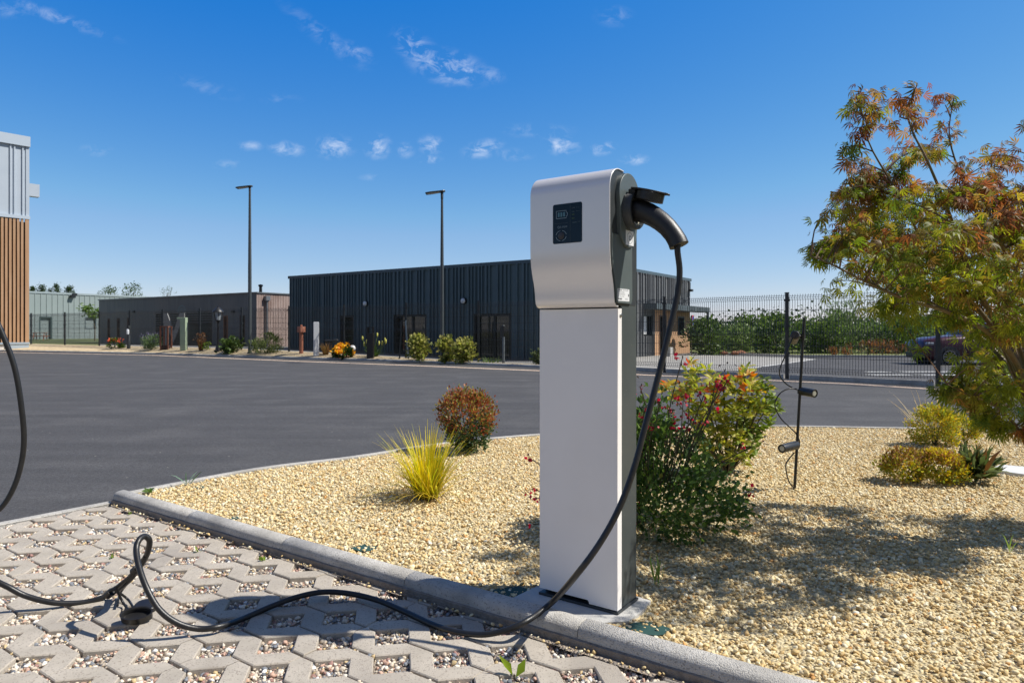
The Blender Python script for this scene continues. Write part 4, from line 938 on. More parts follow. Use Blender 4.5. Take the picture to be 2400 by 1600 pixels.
solid('roof', [D_a, DP, DP-nd*12, D_a-nd*12], -.1, HD-.1, m_panel, tall, .5)
z0_ = z_at(DP, 457); MB().obox(DP + dd_*.03 - nd*.75 + Vector((0,0,z0_)), dd_*.62, nd*.45, Vector((0,0,.78))).build('gutter_box', m_panel, tall)
MB().tube([DP + dd_*.12 - nd*.55 + Vector((0,0,z)) for z in (z0_, z0_-.5)] + [DP + dd_*.07 - nd*.5 + Vector((0,0,z)) for z in (z0_-1, 0)], .05, 8).build('downpipe', m_panel, tall, smooth=60)
rebase(tall)

# --- welded wire fences
m_wire = mat('fence_wire', (.022,.027,.030), rough=.3, spec=.7)
def wire_panel(A, B, z0, z1, sp, r, nn, folds, flat):
    A, B = Vector(A), Vector(B); d, Ln = unit(A, B); V = []; Fc = []
    zs = [z0]; offs = [0.0]
    for f in folds: zs += [f-.05, f, f+.05]; offs += [0, .045, 0]
    zs.append(z1); offs.append(0.0); o = np.argsort(zs); zs = np.array(zs)[o]; offs = np.array(offs)[o]
    def bar(pts, w_):
        b = len(V)
        for p, (a, c) in pts:
            for k in range(4): V.append(tuple(p + a*(w_ if k in (0, 3) else -w_) + c*(w_ if k in (0, 1) else -w_)))
        for i in range(len(pts)-1):
            for k in range(4): Fc.append((b+4*i+k, b+4*i+(k+1) % 4, b+4*i+4+(k+1) % 4, b+4*i+4+k))
    n = max(2, int(Ln/sp)); slope = (B.z-A.z)
    for i in range(n+1):
        t = i/n; p = A + (B-A)*t
        bar([(Vector((p.x, p.y, p.z)) + nn*float(q) + Vector((0,0,float(z))), (d, nn)) for z, q in zip(zs, offs)], r)
    for z in flat: bar([(A + Vector((0,0,z)), (Vector((0,0,1)), nn)), (B + Vector((0,0,z)), (Vector((0,0,1)), nn))], r*1.15)
    for f in folds:
        for q in (-.05, 0, .05): bar([(A + nn*(.045 if q == 0 else 0) + Vector((0,0,f+q)), (Vector((0,0,1)), nn)), (B + nn*(.045 if q == 0 else 0) + Vector((0,0,f+q)), (Vector((0,0,1)), nn))], r)
    return V, Fc
def fence(name, label, pts, hts, post_w, sp, r, folds, flat, z0p, plinth=0, side=1):
    root = thing(name, label, 'fence', pts[0])
    o = Vector(pts[0])
    for i, (p, hgt) in enumerate(zip(pts, hts)):
        p = Vector(p)-o; mb = MB(); mb.box(p.x-post_w/2, p.x+post_w/2, p.y-post_w/2, p.y+post_w/2, p.z-.12, p.z+hgt)
        for zz in (.3, .62, .92): mb.box(p.x-post_w*.75, p.x+post_w*.75, p.y-post_w*.75, p.y+post_w*.75, p.z+hgt*zz-.03, p.z+hgt*zz+.03)
        mb.box(p.x-post_w*.6, p.x+post_w*.6, p.y-post_w*.6, p.y+post_w*.6, p.z+hgt, p.z+hgt+.025); mb.build('post', m_dark, root)
    for (a, ha), (b, hb) in zip(list(zip(pts, hts))[:-1], list(zip(pts, hts))[1:]):
        a, b = Vector(a)-o, Vector(b)-o; d, Ln = unit(a, b); nn = Vector((d.y,-d.x,0))*side; hm_ = (ha+hb)/2 - .03
        a2, b2 = a + (b-a)*(post_w/Ln), b - (b-a)*(post_w/Ln)
        V, Fc = wire_panel(a2, b2, z0p, hm_, sp, r, nn, [z0p + f*(hm_-z0p) for f in folds], [z0p + f*(hm_-z0p) for f in flat]); np_mesh('wire_panel', V, Fc, m_wire, root)
        if plinth: MB().obox(a2 - nn*.025 + Vector((0,0,-.1)), b2-a2, nn*.05, Vector((0,0,.1+plinth))).build('plinth', m_kerb, root)
    return root
lp = []
for x in (-90, -10, 73, 152, 233, 304, 381, 468, 566, 677.5, 806, 951.5, 1121): q = fence_pt(x); q.z = zbase(x)-.0; lp.append(q)
lp += [Vector((1.5,23.7,-.03))]
fence('wire_fence', 'dark welded wire fence along the planted strip in front of the low buildings', lp, [2.28-p.z for p in lp], .07, .075, .0045, (.06,.5,.94), (.25,.36,.64,.75), .06)
rp = [Vector((x, y, ASPH)) for x, y in ((1.62,23.6),(4.55,20.4),(7.14,17.73),(9.61,15.4),(12.1,13.1),(14.6,10.8))]
fence('wire_fence', 'anthracite wire mesh fence on a concrete plinth, in front of the car park', rp, [2.24,2.24,2.22,2.22,2.22,2.22], .075, .066, .0044, (.045,.5,.955), (.2,.35,.66,.80), .15, plinth=.115)
# ------------------------------------------------------------------ street lamps and garden lamps on the far strip
m_pole = mat('lamp_pole_paint', (.055,.065,.070), (.065,.075,.08), rough=.4, scale=5)
m_led = mat('led_lens', (.55,.52,.42), rough=.4)
def street_lamp(x, y, hgt, r, head_dx, label):
    p = BP(x, y); t = thing('street_lamp', label, 'street lamp', p, 0, 'street lamps on the far strip')
    MB().lathe([(r*1.5,-.05),(r*1.5,.03),(r,.06),(r*.98,hgt*.5),(r*.62,hgt-.25),(r*.6,hgt)], (0,0,0), (0,0,1), 16).build('pole', m_pole, t, smooth=40)
    hb = MB().prism([(-.62,-.16),(-.45,-.19),(.05,-.13),(.12,-.08),(.12,.08),(.05,.13),(-.45,.19),(-.62,.16)], (0,0,hgt-.02), Vector((1,0,.14)), (0,1,0), (0,0,.05)).build('lamp_head', m_pole, t, bevel=.012)
    MB().prism([(-.55,-.13),(-.1,-.10),(-.1,.10),(-.55,.13)], (0,0,hgt-.026), Vector((1,0,.14)), (0,1,0), (0,0,.005)).build('lens', m_led, hb)
    MB().lathe([(.05,hgt-.3),(.055,hgt-.02),(.04,hgt)], (0,0,0), (0,0,1), 12).build('neck', m_dark, t, smooth=40); return t
pl1 = BP(585.5, 827); street_lamp(585.5, 827, EYE+(HOR-437)/F*pl1.y - pl1.z, .082, 0, 'street lamp left of the dark metal hall, beside a clipped green shrub')
pl2 = BP(1036, 846); street_lamp(1036, 846, EYE+(HOR-449)/F*pl2.y - pl2.z, .072, 0, 'street lamp in front of the dark metal hall, between variegated shrubs')

def at_bed(x, y): return BP(x, y)
def hpx(p, ytop): return EYE + (HOR-ytop)/F*p.y - p.z
def wpx(p, px_): return px_/F*p.y
p = at_bed(301.5, 816.8); h_ = hpx(p, 762.5); r_ = wpx(p, 8)/2
t = thing('bollard_light', 'dark cylindrical bollard light with a pale dome lens, left of the lavender', 'bollard light', p)
MB().lathe([(r_,-.05),(r_,h_*.58),(r_*.8,h_*.6),(r_*.8,h_*.78)], (0,0,0), (0,0,1), 16).build('post', m_dark, t, smooth=40)
MB().lathe([(r_*.75,h_*.62),(r_*.85,h_*.7),(r_*.8,h_*.8),(r_*.5,h_*.86),(0,h_*.88)], (-r_*.25,-r_*.45,0), (0,0,1), 14).build('lens', m_opal, t, smooth=60)
MB().lathe([(r_*1.05,h_*.86),(r_*1.1,h_*.9),(r_*1.05,h_),(0,h_)], (0,0,0), (0,0,1), 16).build('cap', m_dark, t, smooth=40)
m_corten = mat('corten_steel', (.19,.075,.045), (.26,.11,.07), rough=.8, scale=6, c3=(.14,.055,.035), s3=3)
p = at_bed(389, 818); h_ = hpx(p, 764); w_ = wpx(p, 17)
t = thing('frame_lantern', 'rust brown open frame garden lantern in front of the giant letter', 'garden lamp', p)
for sx_ in (-1, 1):
    for sy_ in (-1, 1): MB().box(sx_*w_/2-.03, sx_*w_/2+.03, sy_*w_/2-.03, sy_*w_/2+.03, -.05, h_).build('leg', m_corten, t)
mb = MB().box(-w_/2+.031, w_/2-.031, -w_/2-.03, w_/2+.03, h_-.06, h_); mb.build('top_frame', m_corten, t)
MB().box(-w_/2+.031, w_/2-.031, -w_/2+.031, w_/2-.031, -.05, .22).build('base', mat('brown_base', (.055,.033,.028), rough=.8), t)
p = at_bed(431, 820.7); h_ = hpx(p, 744); w_ = wpx(p, 12.5)
m_sage = mat('sage_paint', (.30,.38,.26), (.34,.42,.29), rough=.5, scale=3)
t = thing('column_light', 'sage green square column light with an overhanging head beside the giant letter', 'garden lamp', p)
MB().box(-w_/2, w_/2, -w_/2, w_/2, -.05, h_-.10).build('column', m_sage, t, bevel=.008)
MB().prism([(-w_*1.1,-w_/2),(w_/2,-w_/2),(w_/2,w_/2),(-w_*1.1,w_/2)], (0,0,h_-.098), (1,0,0), (0,1,0), (0,0,.098)).build('lamp_head', m_sage, t, bevel=.01)
p = at_bed(511, 822); h_ = hpx(p, 716.6)
t = thing('lantern_lamp', 'black old fashioned lantern lamp post with glass sides, right of the dry brown plant', 'lamp post', p)
MB().lathe([(.20,-.05),(.20,.03),(.13,.06),(.11,.2),(.055,.26),(.05,h_*.3),(.042,h_*.6),(.05,h_-.80),(.09,h_-.76),(.10,h_-.72)], (0,0,0), (0,0,1), 14).build('post', m_black, t, smooth=40)
la = thing  # lantern: six glass sides in a black frame
fr_ = MB()
for k in range(6):
    a = R(60*k); fr_.tube([(.13*math.cos(a), .13*math.sin(a), h_-.72), (.215*math.cos(a), .215*math.sin(a), h_-.30)], .012, 5)
fr_.lathe([(.14,h_-.73),(.14,h_-.71),(.0,h_-.70)], (0,0,0), (0,0,1), 6)
fo = fr_.build('lantern_frame', m_black, t)
MB().lathe([(.115,h_-.70),(.195,h_-.31)], (0,0,0), (0,0,1), 6, cap=False).build('lantern_glass', mat('lantern_glass', (.30,.34,.37), rough=.15, spec=.6), t)
MB().lathe([(.28,h_-.31),(.27,h_-.27),(.16,h_-.16),(.08,h_-.08),(.05,h_-.06),(.055,h_-.02),(.03,h_),(0,h_+.01)], (0,0,0), (0,0,1), 12).build('roof', m_black, t, smooth=35)
p = at_bed(706, 828); h_ = hpx(p, 761); r_ = wpx(p, 9.3)/2; R2 = wpx(p, 19)/2
m_terra = mat('terracotta_paint', (.33,.125,.075), (.37,.145,.09), rough=.65, scale=4)
t = thing('mushroom_bollard', 'terracotta bollard lamp with a wide round head at the corner of the dark hall', 'bollard light', p)
z1 = hpx(p, 777.8); z2 = hpx(p, 765.7)
MB().lathe([(r_,-.05),(r_,z1)], (0,0,0), (0,0,1), 18).build('post', m_terra, t, smooth=40)
MB().lathe([(R2,z1-.012),(R2,z2),(R2*.96,z2+.012),(r_*.62,z2+.014),(r_*.6,h_-.01),(r_*.45,h_)], (0,0,0), (0,0,1), 24).build('head', m_terra, t, smooth=40)
p = at_bed(741, 833.5); h_ = hpx(p, 754); w_ = wpx(p, 12.5)
t = thing('pillar_light', 'plain white square pillar light between the terracotta bollard and the reddish reeds', 'garden lamp', p)
MB().box(-w_/2, w_/2, -w_/2, w_/2, -.05, h_-.02).build('column', mat('pillar_white', (.62,.64,.66), rough=.4), t, bevel=.012); t.rotation_euler = (0,0,R(18))
MB().box(-w_/2+.01, w_/2-.01, -w_/2+.01, w_/2-.01, h_-.019, h_).build('cap', mat('pillar_cap', (.45,.47,.5), rough=.4), t)
p = at_bed(766, 831); h_ = hpx(p, 799)
t = thing('spike_spotlight', 'small black spike spotlight behind the reddish reeds', 'spotlight', (p.x+.1, p.y+.35, p.z))
MB().tube([(0,0,-.05),(0,0,h_)], .018, 8).build('stake', m_black, t, smooth=60)
MB().lathe([(.07,-.16),(.085,.0),(.085,.13),(.07,.15),(0,.15)], (.16,0,h_), (1,.1,.1), 14).build('lamp_head', m_black, t, smooth=40)
MB().lathe([(.075,-.17),(.09,.0),(.09,.10),(0,.10)], (-.16,.02,h_-.02), (-1,.1,.0), 14).build('lamp_head', m_black, t, smooth=40)
p = at_bed(823, 832); R_ = wpx(p, 15)/2
t = thing('globe_light', 'white globe light behind the yellow flowers', 'garden lamp', (p.x, p.y+.25, p.z))
zc_ = EYE + (HOR-816)/F*(p.y+.25) - p.z
MB().lathe([(.05,-.05),(.05,zc_-R_*.9),(.07,zc_-R_*.85)], (0,0,0), (0,0,1), 12).build('base', m_dark, t, smooth=40); MB().ball((0,0,zc_), R_, 24).build('globe', mat('white_globe', (.80,.80,.80), rough=.25), t, smooth=180)
p = at_bed(868.5, 839); h_ = hpx(p, 766); zt_ = hpx(p, 780); w_ = wpx(p, 15)
t = thing('box_bollard', 'black square bollard with an open frame top among green spiky leaves', 'bollard light', p)
MB().box(-w_/2, w_/2, -w_/2, w_/2, -.05, zt_).build('column', m_black, t, bevel=.008)
mb = MB()
for sx_ in (-1, 1):
    for sy_ in (-1, 1): mb.box(sx_*(w_/2-.03)-.022, sx_*(w_/2-.03)+.022, sy_*(w_/2-.03)-.022, sy_*(w_/2-.03)+.022, zt_, h_-.04)
mb.box(-w_/2, w_/2, -w_/2, w_/2, h_-.04, h_).build('open_top', m_black, t)
p = at_bed(946, 840); h_ = hpx(p, 750)
t = thing('leaning_frame', 'slim grey leaning frame lamp of two legs before the middle door of the dark hall', 'garden lamp', p)
wl = wpx(p, 10)
MB().obox((wl-.02,-.03,-.05), (.05,0,0), (0,.06,0), (-.10,0,h_+.05)).build('leg', mat('steel_blue_paint', (.20,.26,.31), rough=.35), t)
MB().obox((-wl-.02,-.03,-.05), (.05,0,0), (0,.06,0), (.09,0,h_+.05)).build('leg', m_dark, t)
MB().obox((-wl+.10,-.03,h_-.05), (2*wl-.19,0,0), (0,.06,0), (0,0,.05)).build('crossbar', m_dark, t)
p = at_bed(1180, 850.8); h_ = hpx(p, 790); r_ = wpx(p, 6.5)/2
t = thing('post_light', 'slim grey post light with a small knob near the right door of the dark hall', 'bollard light', p)
MB().lathe([(r_,-.05),(r_,h_),(r_*.9,h_+.012),(0,h_+.012)], (0,0,0), (0,0,1), 14).build('post', mat('post_grey', (.10,.115,.125), rough=.4), t, smooth=40)
hk = hpx(p, 761); MB().tube([(0,0,h_),(0,0,hk-.08)], .018, 8).build('neck', m_dark, t, smooth=60); MB().ball((0,0,hk-.05), .05, 12).box(-.13,-.01,-.03,.03,h_-.02,hk-.05).build('lamp_head', m_dark, t, smooth=40)

# ------------------------------------------------------------------ plants of the far strip
GRN = [((.05,.09,.02),3),((.08,.13,.03),3),((.11,.16,.04),1)]
def fshrub(name, label, x, y, ytop, wd, n, size, pal, **k):
    p = at_bed(x, y); return shrub(name, label, 'plant', p, wpx(p, wd), hpx(p, ytop), n, size, pal, z0=k.pop('z0', .05), **k)
r_ = fshrub('flowering_plant', 'low plant with coral orange flowers at the left end of the far strip', 271, 816.5, 796, 36, 260, .16, GRN, clumps=10, upward=.9)
p = Vector(r_.location); w_ = wpx(p, 30); ps = np.array([(random.uniform(-.5,.5)*w_, random.uniform(-.4,.3)*w_, hpx(p, 800)+random.uniform(-.05,.12)) for k in range(46)])
leaves('flower', ps, rng.normal(size=(46,3))*.6+np.array([0,0,1]), .13, T_ROUND, mixcols(46, [((.75,.12,.05),2),((.80,.22,.12),2),((.85,.42,.25),1)]), m_petal, r_)
r_ = fshrub('lavender', 'bushy lavender with mauve flower spikes beside the brown frame lantern', 355, 819.5, 789, 42, 900, .14, [((.10,.17,.06),2),((.14,.20,.09),2),((.17,.22,.12),1)], tmpl=T_LANCE, upward=2.2, clumps=16, z0=.1)
p = Vector(r_.location); w_ = wpx(p, 42); ps = np.array([(random.uniform(-.5,.5)*w_, random.uniform(-.4,.4)*w_, hpx(p, 790)+random.uniform(-.12,.22)) for k in range(80)])
leaves('flower', ps, rng.normal(size=(80,3))*.25+np.array([0,0,1]), .11, T_LANCE, mixcols(80, [((.20,.18,.27),2),((.26,.23,.33),2)]), m_petal, r_)
r_ = thing('dry_plant', 'withered brown flower stems between the sage column light and the lantern lamp', 'plant', at_bed(471, 821.5)); p = Vector(r_.location)
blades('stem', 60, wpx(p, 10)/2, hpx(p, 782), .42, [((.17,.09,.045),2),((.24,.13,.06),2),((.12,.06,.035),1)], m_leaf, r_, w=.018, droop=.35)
ps = np.array([(random.gauss(0,.22)*wpx(p,24), random.gauss(0,.2)*wpx(p,24), random.uniform(.35,1)*hpx(p,780)) for k in range(110)])
leaves('foliage', ps, rng.normal(size=(110,3)), .13, T_OVAL, mixcols(110, [((.20,.10,.05),2),((.26,.16,.08),1)]), m_leaf, r_)
q = MB(); ps = np.array([(random.gauss(.3,.12), random.gauss(-.1,.1), random.uniform(.05,.42)) for k in range(80)])
leaves('green_shoot', ps, rng.normal(size=(80,3))+np.array([0,0,1]), .13, T_OVAL, mixcols(80, [((.14,.20,.03),1)]), m_leaf, r_)
fshrub('shrub', 'glossy green upright shrub between the lantern lamp and the left street lamp', 541, 826, 789, 36, 620, .15, GRN, m=m_leaf_thick, tmpl=T_ROUND, upward=.8)
fshrub('shrub', 'wide olive green feathery shrub right of the left street lamp', 624, 828.5, 786, 66, 1500, .15, [((.09,.12,.035),2),((.13,.16,.05),2),((.06,.09,.025),1)], tmpl=T_LANCE, upward=1.5, clumps=22)
r_ = thing('reed_clump', 'small clump of reddish brown reeds right of the white pillar light', 'plant', at_bed(763, 831)); p = Vector(r_.location)
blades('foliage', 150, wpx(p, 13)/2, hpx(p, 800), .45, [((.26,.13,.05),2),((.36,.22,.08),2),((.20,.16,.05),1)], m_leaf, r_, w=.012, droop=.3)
r_ = fshrub('flowering_plant', 'mound of bright yellow flowers in front of the white globe light', 805, 837.5, 815, 46, 420, .16, [((.03,.06,.015),2),((.05,.09,.02),2)], upward=.7, clumps=16)
p = Vector(r_.location); w_ = wpx(p, 50); ps = []
for k in range(95):
    a = random.uniform(0, 2*math.pi); q = random.random()**.5; hh = hpx(p, 810)*(1-.75*q*q)+random.uniform(-.04,.06); ps.append((math.cos(a)*q*w_/2, math.sin(a)*q*w_/2-.1, max(hh, .1)))
for rep in range(2):
    leaves('flower', np.array(ps), rng.normal(size=(95,3))*.7+np.array([0,-.5,.6]), .17, T_ROUND, mixcols(95, [((.80,.42,.02),3),((.85,.55,.05),2),((.75,.28,.04),1)], .08), m_petal, r_)
r_ = thing('torch_lily', 'green strap leaved plant with pale yellow flower spikes round the black square bollard', 'plant', at_bed(871, 837)); p = Vector(r_.location); p.y += .25; r_.location = p
blades('foliage', 90, wpx(p, 16)/2, wpx(p, 36), .95, [((.08,.15,.03),2),((.12,.20,.05),2)], m_leaf, r_, w=.022, droop=.9)
for dx_, yt in ((-24,789),(-20,803),(-14,797),(-11,803),(10,781),(14,801),(22,800),(28,793),(30,797)):
    zt_ = hpx(p, yt); bx_ = wpx(p, dx_)
    MB().tube([(bx_*.35,0,0),(bx_*.7,0,zt_*.55),(bx_,0,zt_-.12)], .014, 5).build('flower_stem', mat('lily_stem', (.13,.20,.05), rough=.6) if dx_ == -24 else bpy.data.materials['lily_stem'], r_, smooth=60)
    MB().lathe([(.01,-.02),(.035,.02),(.04,.10),(.02,.17),(0,.18)], (bx_,0,zt_-.14), (bx_*.12,0,1), 8).build('flower', mat('lily_flower', (.72,.66,.16), (.60,.62,.10), rough=.6, scale=9) if dx_ == -24 else bpy.data.materials['lily_flower'], r_, smooth=60)
VAR = [((.30,.31,.07),3),((.42,.40,.14),3),((.16,.19,.04),3),((.24,.22,.06),1)]
fshrub('variegated_shrub', 'yellow variegated shrub with upright shoots, left of the right street lamp', 982, 845, 789, 44, 700, .14, VAR, tmpl=T_ROUND, upward=.7, clumps=16, stems=14)
fshrub('variegated_shrub', 'narrow yellow variegated shrub close behind the right street lamp', 1044, 847.5, 790, 30, 500, .14, VAR, tmpl=T_ROUND, upward=.7, clumps=12, stems=12)
fshrub('variegated_shrub', 'yellow variegated shrub right of the right street lamp, beside the glazed door', 1086, 849, 794, 40, 740, .14, VAR, tmpl=T_ROUND, upward=.7, clumps=15, stems=13)
fshrub('shrub', 'small grey green shrub half hidden behind the charging post', 1262, 853.5, 822, 34, 420, .12, [((.09,.12,.05),2),((.13,.15,.07),1)], upward=.8)
p = at_bed(1150, 849.5); r_ = thing('weed_tuft', 'low green weeds at the foot of the fence before the glazed door', 'plant', (p.x, p.y+.3, p.z)); blades('foliage', 90, .5, .3, 1.0, [((.07,.12,.03),1),((.12,.18,.05),1)], m_leaf, r_, w=.012)

# ------------------------------------------------------------------ things behind the left fence
lawn_p = P(94, 800, 66); lawn_p.z = .17
t = thing('picnic_table', 'reddish brown wooden picnic table on the lawn before the teal door', 'picnic table', lawn_p, R(20)); m_red = mat('red_brown_timber', (.32,.13,.07), (.25,.09,.05), rough=.7, scale=5)
zt_ = .78
for k in range(4): pass
MB().box(-.55,.55,-.38,.38,zt_-.05,zt_).build('tabletop', m_red, t)
for s_ in (-1, 1): MB().box(-.6,.6,s_*.72-.13,s_*.72+.13,.42,.47).build('seat', m_red, t)
for s_ in (-1, 1):
    for q in (-1, 1): MB().obox((s_*.42-.03, q*.62-.04, 0), (.06,0,0), (0,.08,0), (0,-q*.32,zt_-.05)).build('leg', m_red, t)
    MB().box(s_*.42+.031*s_-.02, s_*.42+.031*s_+.02, -.8, .8, .37, .42).build('crossbeam', m_red, t)
q = P(222, 800, 60); q.z = .16
t = thing('young_tree', 'young tree with a bright green crown at the left end of the timber pavilion', 'tree', q)
MB().tube([(0,0,-.1),(.03,0,1.2),(-.1,0,1.9)], [.05,.045,.03], 6).tube([(-.1,0,1.9),(-.7,0,2.9)], .02, 5).tube([(-.1,0,1.9),(.3,.1,2.8)], .02, 5).build('trunk', m_bark, t, smooth=60)
cc = np.array([(-.75,0,2.75),(-.95,0,2.9),(-.45,.1,2.4),(-.15,0,2.5),(.2,0,2.55),(.35,.1,2.7),(-.6,0,3.05),(.1,-.2,2.2)]); ps = cc[rng.integers(0, 8, 420)] + rng.normal(size=(420,3))*np.array([.2,.2,.16])
leaves('crown', ps, rng.normal(size=(420,3))+np.array([0,0,-.3]), rng.uniform(.16,.3,420), T_OVAL, mixcols(420, [((.12,.20,.03),2),((.18,.27,.05),2),((.08,.14,.02),1)]), m_leaf, t)

# ------------------------------------------------------------------ trees far off
def far_tree(name, label, x, ybase, ytop, wpx_, Y, pal, n, conic=False, open_=False, group=None):
    z0_ = 0.0; top = EYE + (HOR-ytop)/F*Y; X = (x-CX)/F*Y; wd = wpx_/F*Y; t = thing(name, label, 'tree', (X, Y, -.15), 0, group)
    zb = EYE + (HOR-ybase)/F*Y
    cl = []
    for k in range(34):
        a = random.uniform(0, 2*math.pi); q = random.random()**.6; zz = random.random()
        env = ((1-zz)*.85+.12) if conic else math.sin(math.pi*(.15+.78*zz))
        cl.append((math.cos(a)*q*env*wd/2, math.sin(a)*q*env*wd/2, zb + zz*(top-zb)*.96))
    cl = np.array(cl); idx = rng.integers(0, len(cl), n); sp_ = wd*(.06 if open_ else .085)
    ps = cl[idx] + rng.normal(size=(n,3))*sp_; leaves('crown', ps, rng.normal(size=(n,3))+np.array([0,0,.3]), rng.uniform(.5,1.1,n)*wd*(.06 if open_ else .085), T_ROUND, mixcols(n, pal), m_leaf, t)
    mb = MB().tube([(0,0,-.1),(0,0,zb*.6),(wd*.02,0,zb+(top-zb)*.55)], [wd*.045,wd*.035,wd*.012], 7)
    for k in range(8): e = cl[k*4]; mb.tube([(0,0,max(.5, e[2]*.6)),tuple(e)], [wd*.014,wd*.005], 4)
    mb.build('trunk', m_bark, t, smooth=60); return t
CON = [((.035,.065,.02),2),((.06,.10,.03),2)]
g_ = 'trees beyond the metal workshop'
for x, yt, wd, lab in ((76,672,13,'small dark pointed treetop next to the battened building'),(98,667,17,'broad dark pointed treetop, second from the battened building'),(117,676,12,'lowest of the dark pointed treetops over the metal workshop'),(132,665,15,'tallest slender pointed treetop over the metal workshop'),(162,670,18,'lopsided dark treetop standing apart over the metal workshop roof')):
    far_tree('conifer', lab, x, 700, yt-2, wd*2.1, 130, CON, 1100, True, group=g_)
BIR = [((.07,.11,.045),2),((.10,.15,.06),2)]
for x, yt, wd, lab in ((258,670,36,'loose green treetop over the workshop roof, left of the tallest open crown'),(312,664,44,'tallest open green crown over the workshop and pavilion roofs'),(392,667,30,'thin wispy crown with sparse leaves above the timber pavilion')):
    far_tree('open_tree', lab, x, 705, yt-2, wd*1.35, 115, BIR, 800 if wd > 32 else 260, False, True, group=g_)

# ------------------------------------------------------------------ car park beyond the right fence
sheet('car_park_concrete', [G(1480,866,ASPH), G(1725,868,ASPH), G(1910,842,ASPH), G(1870,837,ASPH), G(1640,829,ASPH), G(1330,829,ASPH), G(1330,850,ASPH)], mat('car_park_concrete', (.27,.26,.24), (.34,.33,.305), rough=.9, scale=.8, bump=.2, bscale=20), z=ASPH+.004)
a_, b_ = G(1725,868,ASPH), G(1910,842,ASPH); m_line = mat('road_paint', (.62,.62,.60), (.5,.5,.48), rough=.8, scale=6)
d_, Ln = unit(a_, b_); mk_ = MB()
def line_mark(p, q, wd):
    d, Ln = unit(p, q); nn = Vector((-d.y, d.x, 0))*wd/2
    mk_.poly([p-nn+Vector((0,0,.008)), q-nn+Vector((0,0,.008)), q+nn+Vector((0,0,.008)), p+nn+Vector((0,0,.008))])
line_mark(Vector((*a_.xy, ASPH)), Vector((*b_.xy, ASPH)), .14)
for y0_, y1_ in ((871.5,871),(878.5,879.5)): p0, p1 = G(2030,y0_,ASPH), G(2600,y1_,ASPH); line_mark(Vector((*p0.xy, ASPH)), Vector((*p1.xy, ASPH)), .28)
tag(mk_.build('road_markings', m_line, recalc=False), kind='structure')
vg = [G(1640,829.5,ASPH), G(1870,837,ASPH), G(2700,840,ASPH)]
sheet('grass_verge', [(vg[0].x,vg[0].y+.1,0),(vg[1].x,vg[1].y+.1,0),(vg[2].x,vg[2].y+.1,0),(90,90,0),(14,90,0)], mat('verge_grass', (.10,.13,.03), (.16,.17,.05), rough=.95, scale=2, bump=.8, bscale=30), z=ASPH+.05)
kk = MB()
for a, b in zip(vg[:-1], vg[1:]):
    d, Ln = unit(a, b); kk.obox(Vector((a.x, a.y, -.12)), d*Ln, Vector((-d.y,d.x,0))*.12, Vector((0,0,.16)))
tag(kk.build('verge_kerb', m_kerb), kind='structure')
# no-parking sign
p = G(1622.5, 829.8, ASPH); t = thing('parking_sign', 'round blue and red no parking sign on a grey pole beside the canopy', 'road sign', (p.x, p.y, ASPH), R(62))
zc_ = EYE + (HOR-752)/F*p.y - ASPH
MB().tube([(0,.03,0),(0,.03,zc_+.25)], .03, 10).build('pole', m_steel, t, smooth=60)
dz = MB().lathe([(.30,0),(.30,.02),(0,.02)], (0,-.02,zc_), (0,-1,0), 32).build('sign_disc', mat('sign_red', (.50,.03,.04), rough=.4), t)
MB().lathe([(.245,.021),(.245,.0225),(0,.0225)], (0,-.02,zc_), (0,-1,0), 32).build('sign_face', mat('sign_blue', (.02,.06,.30), rough=.4), dz)
MB().obox(Vector((-.19,-.0445,zc_+.16)), (.04,0,.04), (0,.0015,0), (.34,0,-.34)).build('sign_bar', bpy.data.materials['sign_red'], dz)
pp = MB().box(-.17,.17,-.035,-.02,zc_-.56,zc_-.33).build('plate', mat('sign_white', (.75,.75,.75), rough=.4), t); MB().box(-.10,.10,-.0365,-.0352,zc_-.50,zc_-.39).build('plate_symbol', bpy.data.materials['sign_blue'], pp)
# planter and stone pillar
p = G(1567, 835, ASPH); t = thing('planter', 'pale grey square planter box by the timber end of the dark hall', 'planter', (p.x, p.y, ASPH), R(50)); w_ = .17
MB().prism([(-.16,-.16),(.16,-.16),(.16,.16),(-.16,.16)], (0,0,0), (1,0,0), (0,1,0), (0,0,.44)).build('pot', m_conc, t, bevel=.01); blades('plant', 40, .1, .5, .5, [((.06,.08,.03),1)], m_leaf, t, c=(0,0,.4))
q = P(1713, 795, 40); t = thing('stone_pillar', 'pale square stone gate pillar among the bushes behind the car park', 'pillar', (q.x, q.y, ASPH)); hh = EYE + (HOR-773)/F*40 - ASPH
MB().box(-.16,.16,-.16,.16,0,hh-.12).build('shaft', m_conc, t); MB().box(-.21,.21,-.21,.21,hh-.119,hh).build('cap', m_conc, t)
# hedge bushes along the verge
HG = [((.045,.08,.02),3),((.08,.125,.028),3),((.12,.17,.04),1)]; LG = [((.11,.16,.05),2),((.16,.21,.075),2),((.08,.13,.035),1)]
g_ = 'bushes along the car park verge'
def bush(label, x, ytop, wd, Y, pal, n, sz=.2, name='bush', **k):
    p = P(x, 830, Y); p.z = -.03; return shrub(name, label, 'bush', p, wd/F*Y, EYE+(HOR-ytop)/F*Y, n, sz, pal, z0=.02, clumps=k.pop('clumps', 40), group=g_, tight=.19, shell=.3, **k)
bush('dark round bush right behind the no parking sign', 1650, 757, 84, 35, HG, 1500)
bush('rounded dark bush left of the tall fence post', 1818, 749, 92, 36, HG, 1700)
bush('low light green bush behind the stone pillar', 1735, 764, 90, 39, LG, 1200)
bush('pale slender bush just left of the fence post', 1885, 746, 60, 44, LG, 700)
bush('dark bush right of the fence post, lower than the willow', 1935, 752, 90, 36, HG, 1500)
bush('tall pale willow like bush with feathery top beside the spotlight stake', 1985, 714, 130, 37, LG, 2600, .22, tmpl=T_LANCE, upward=1.4)
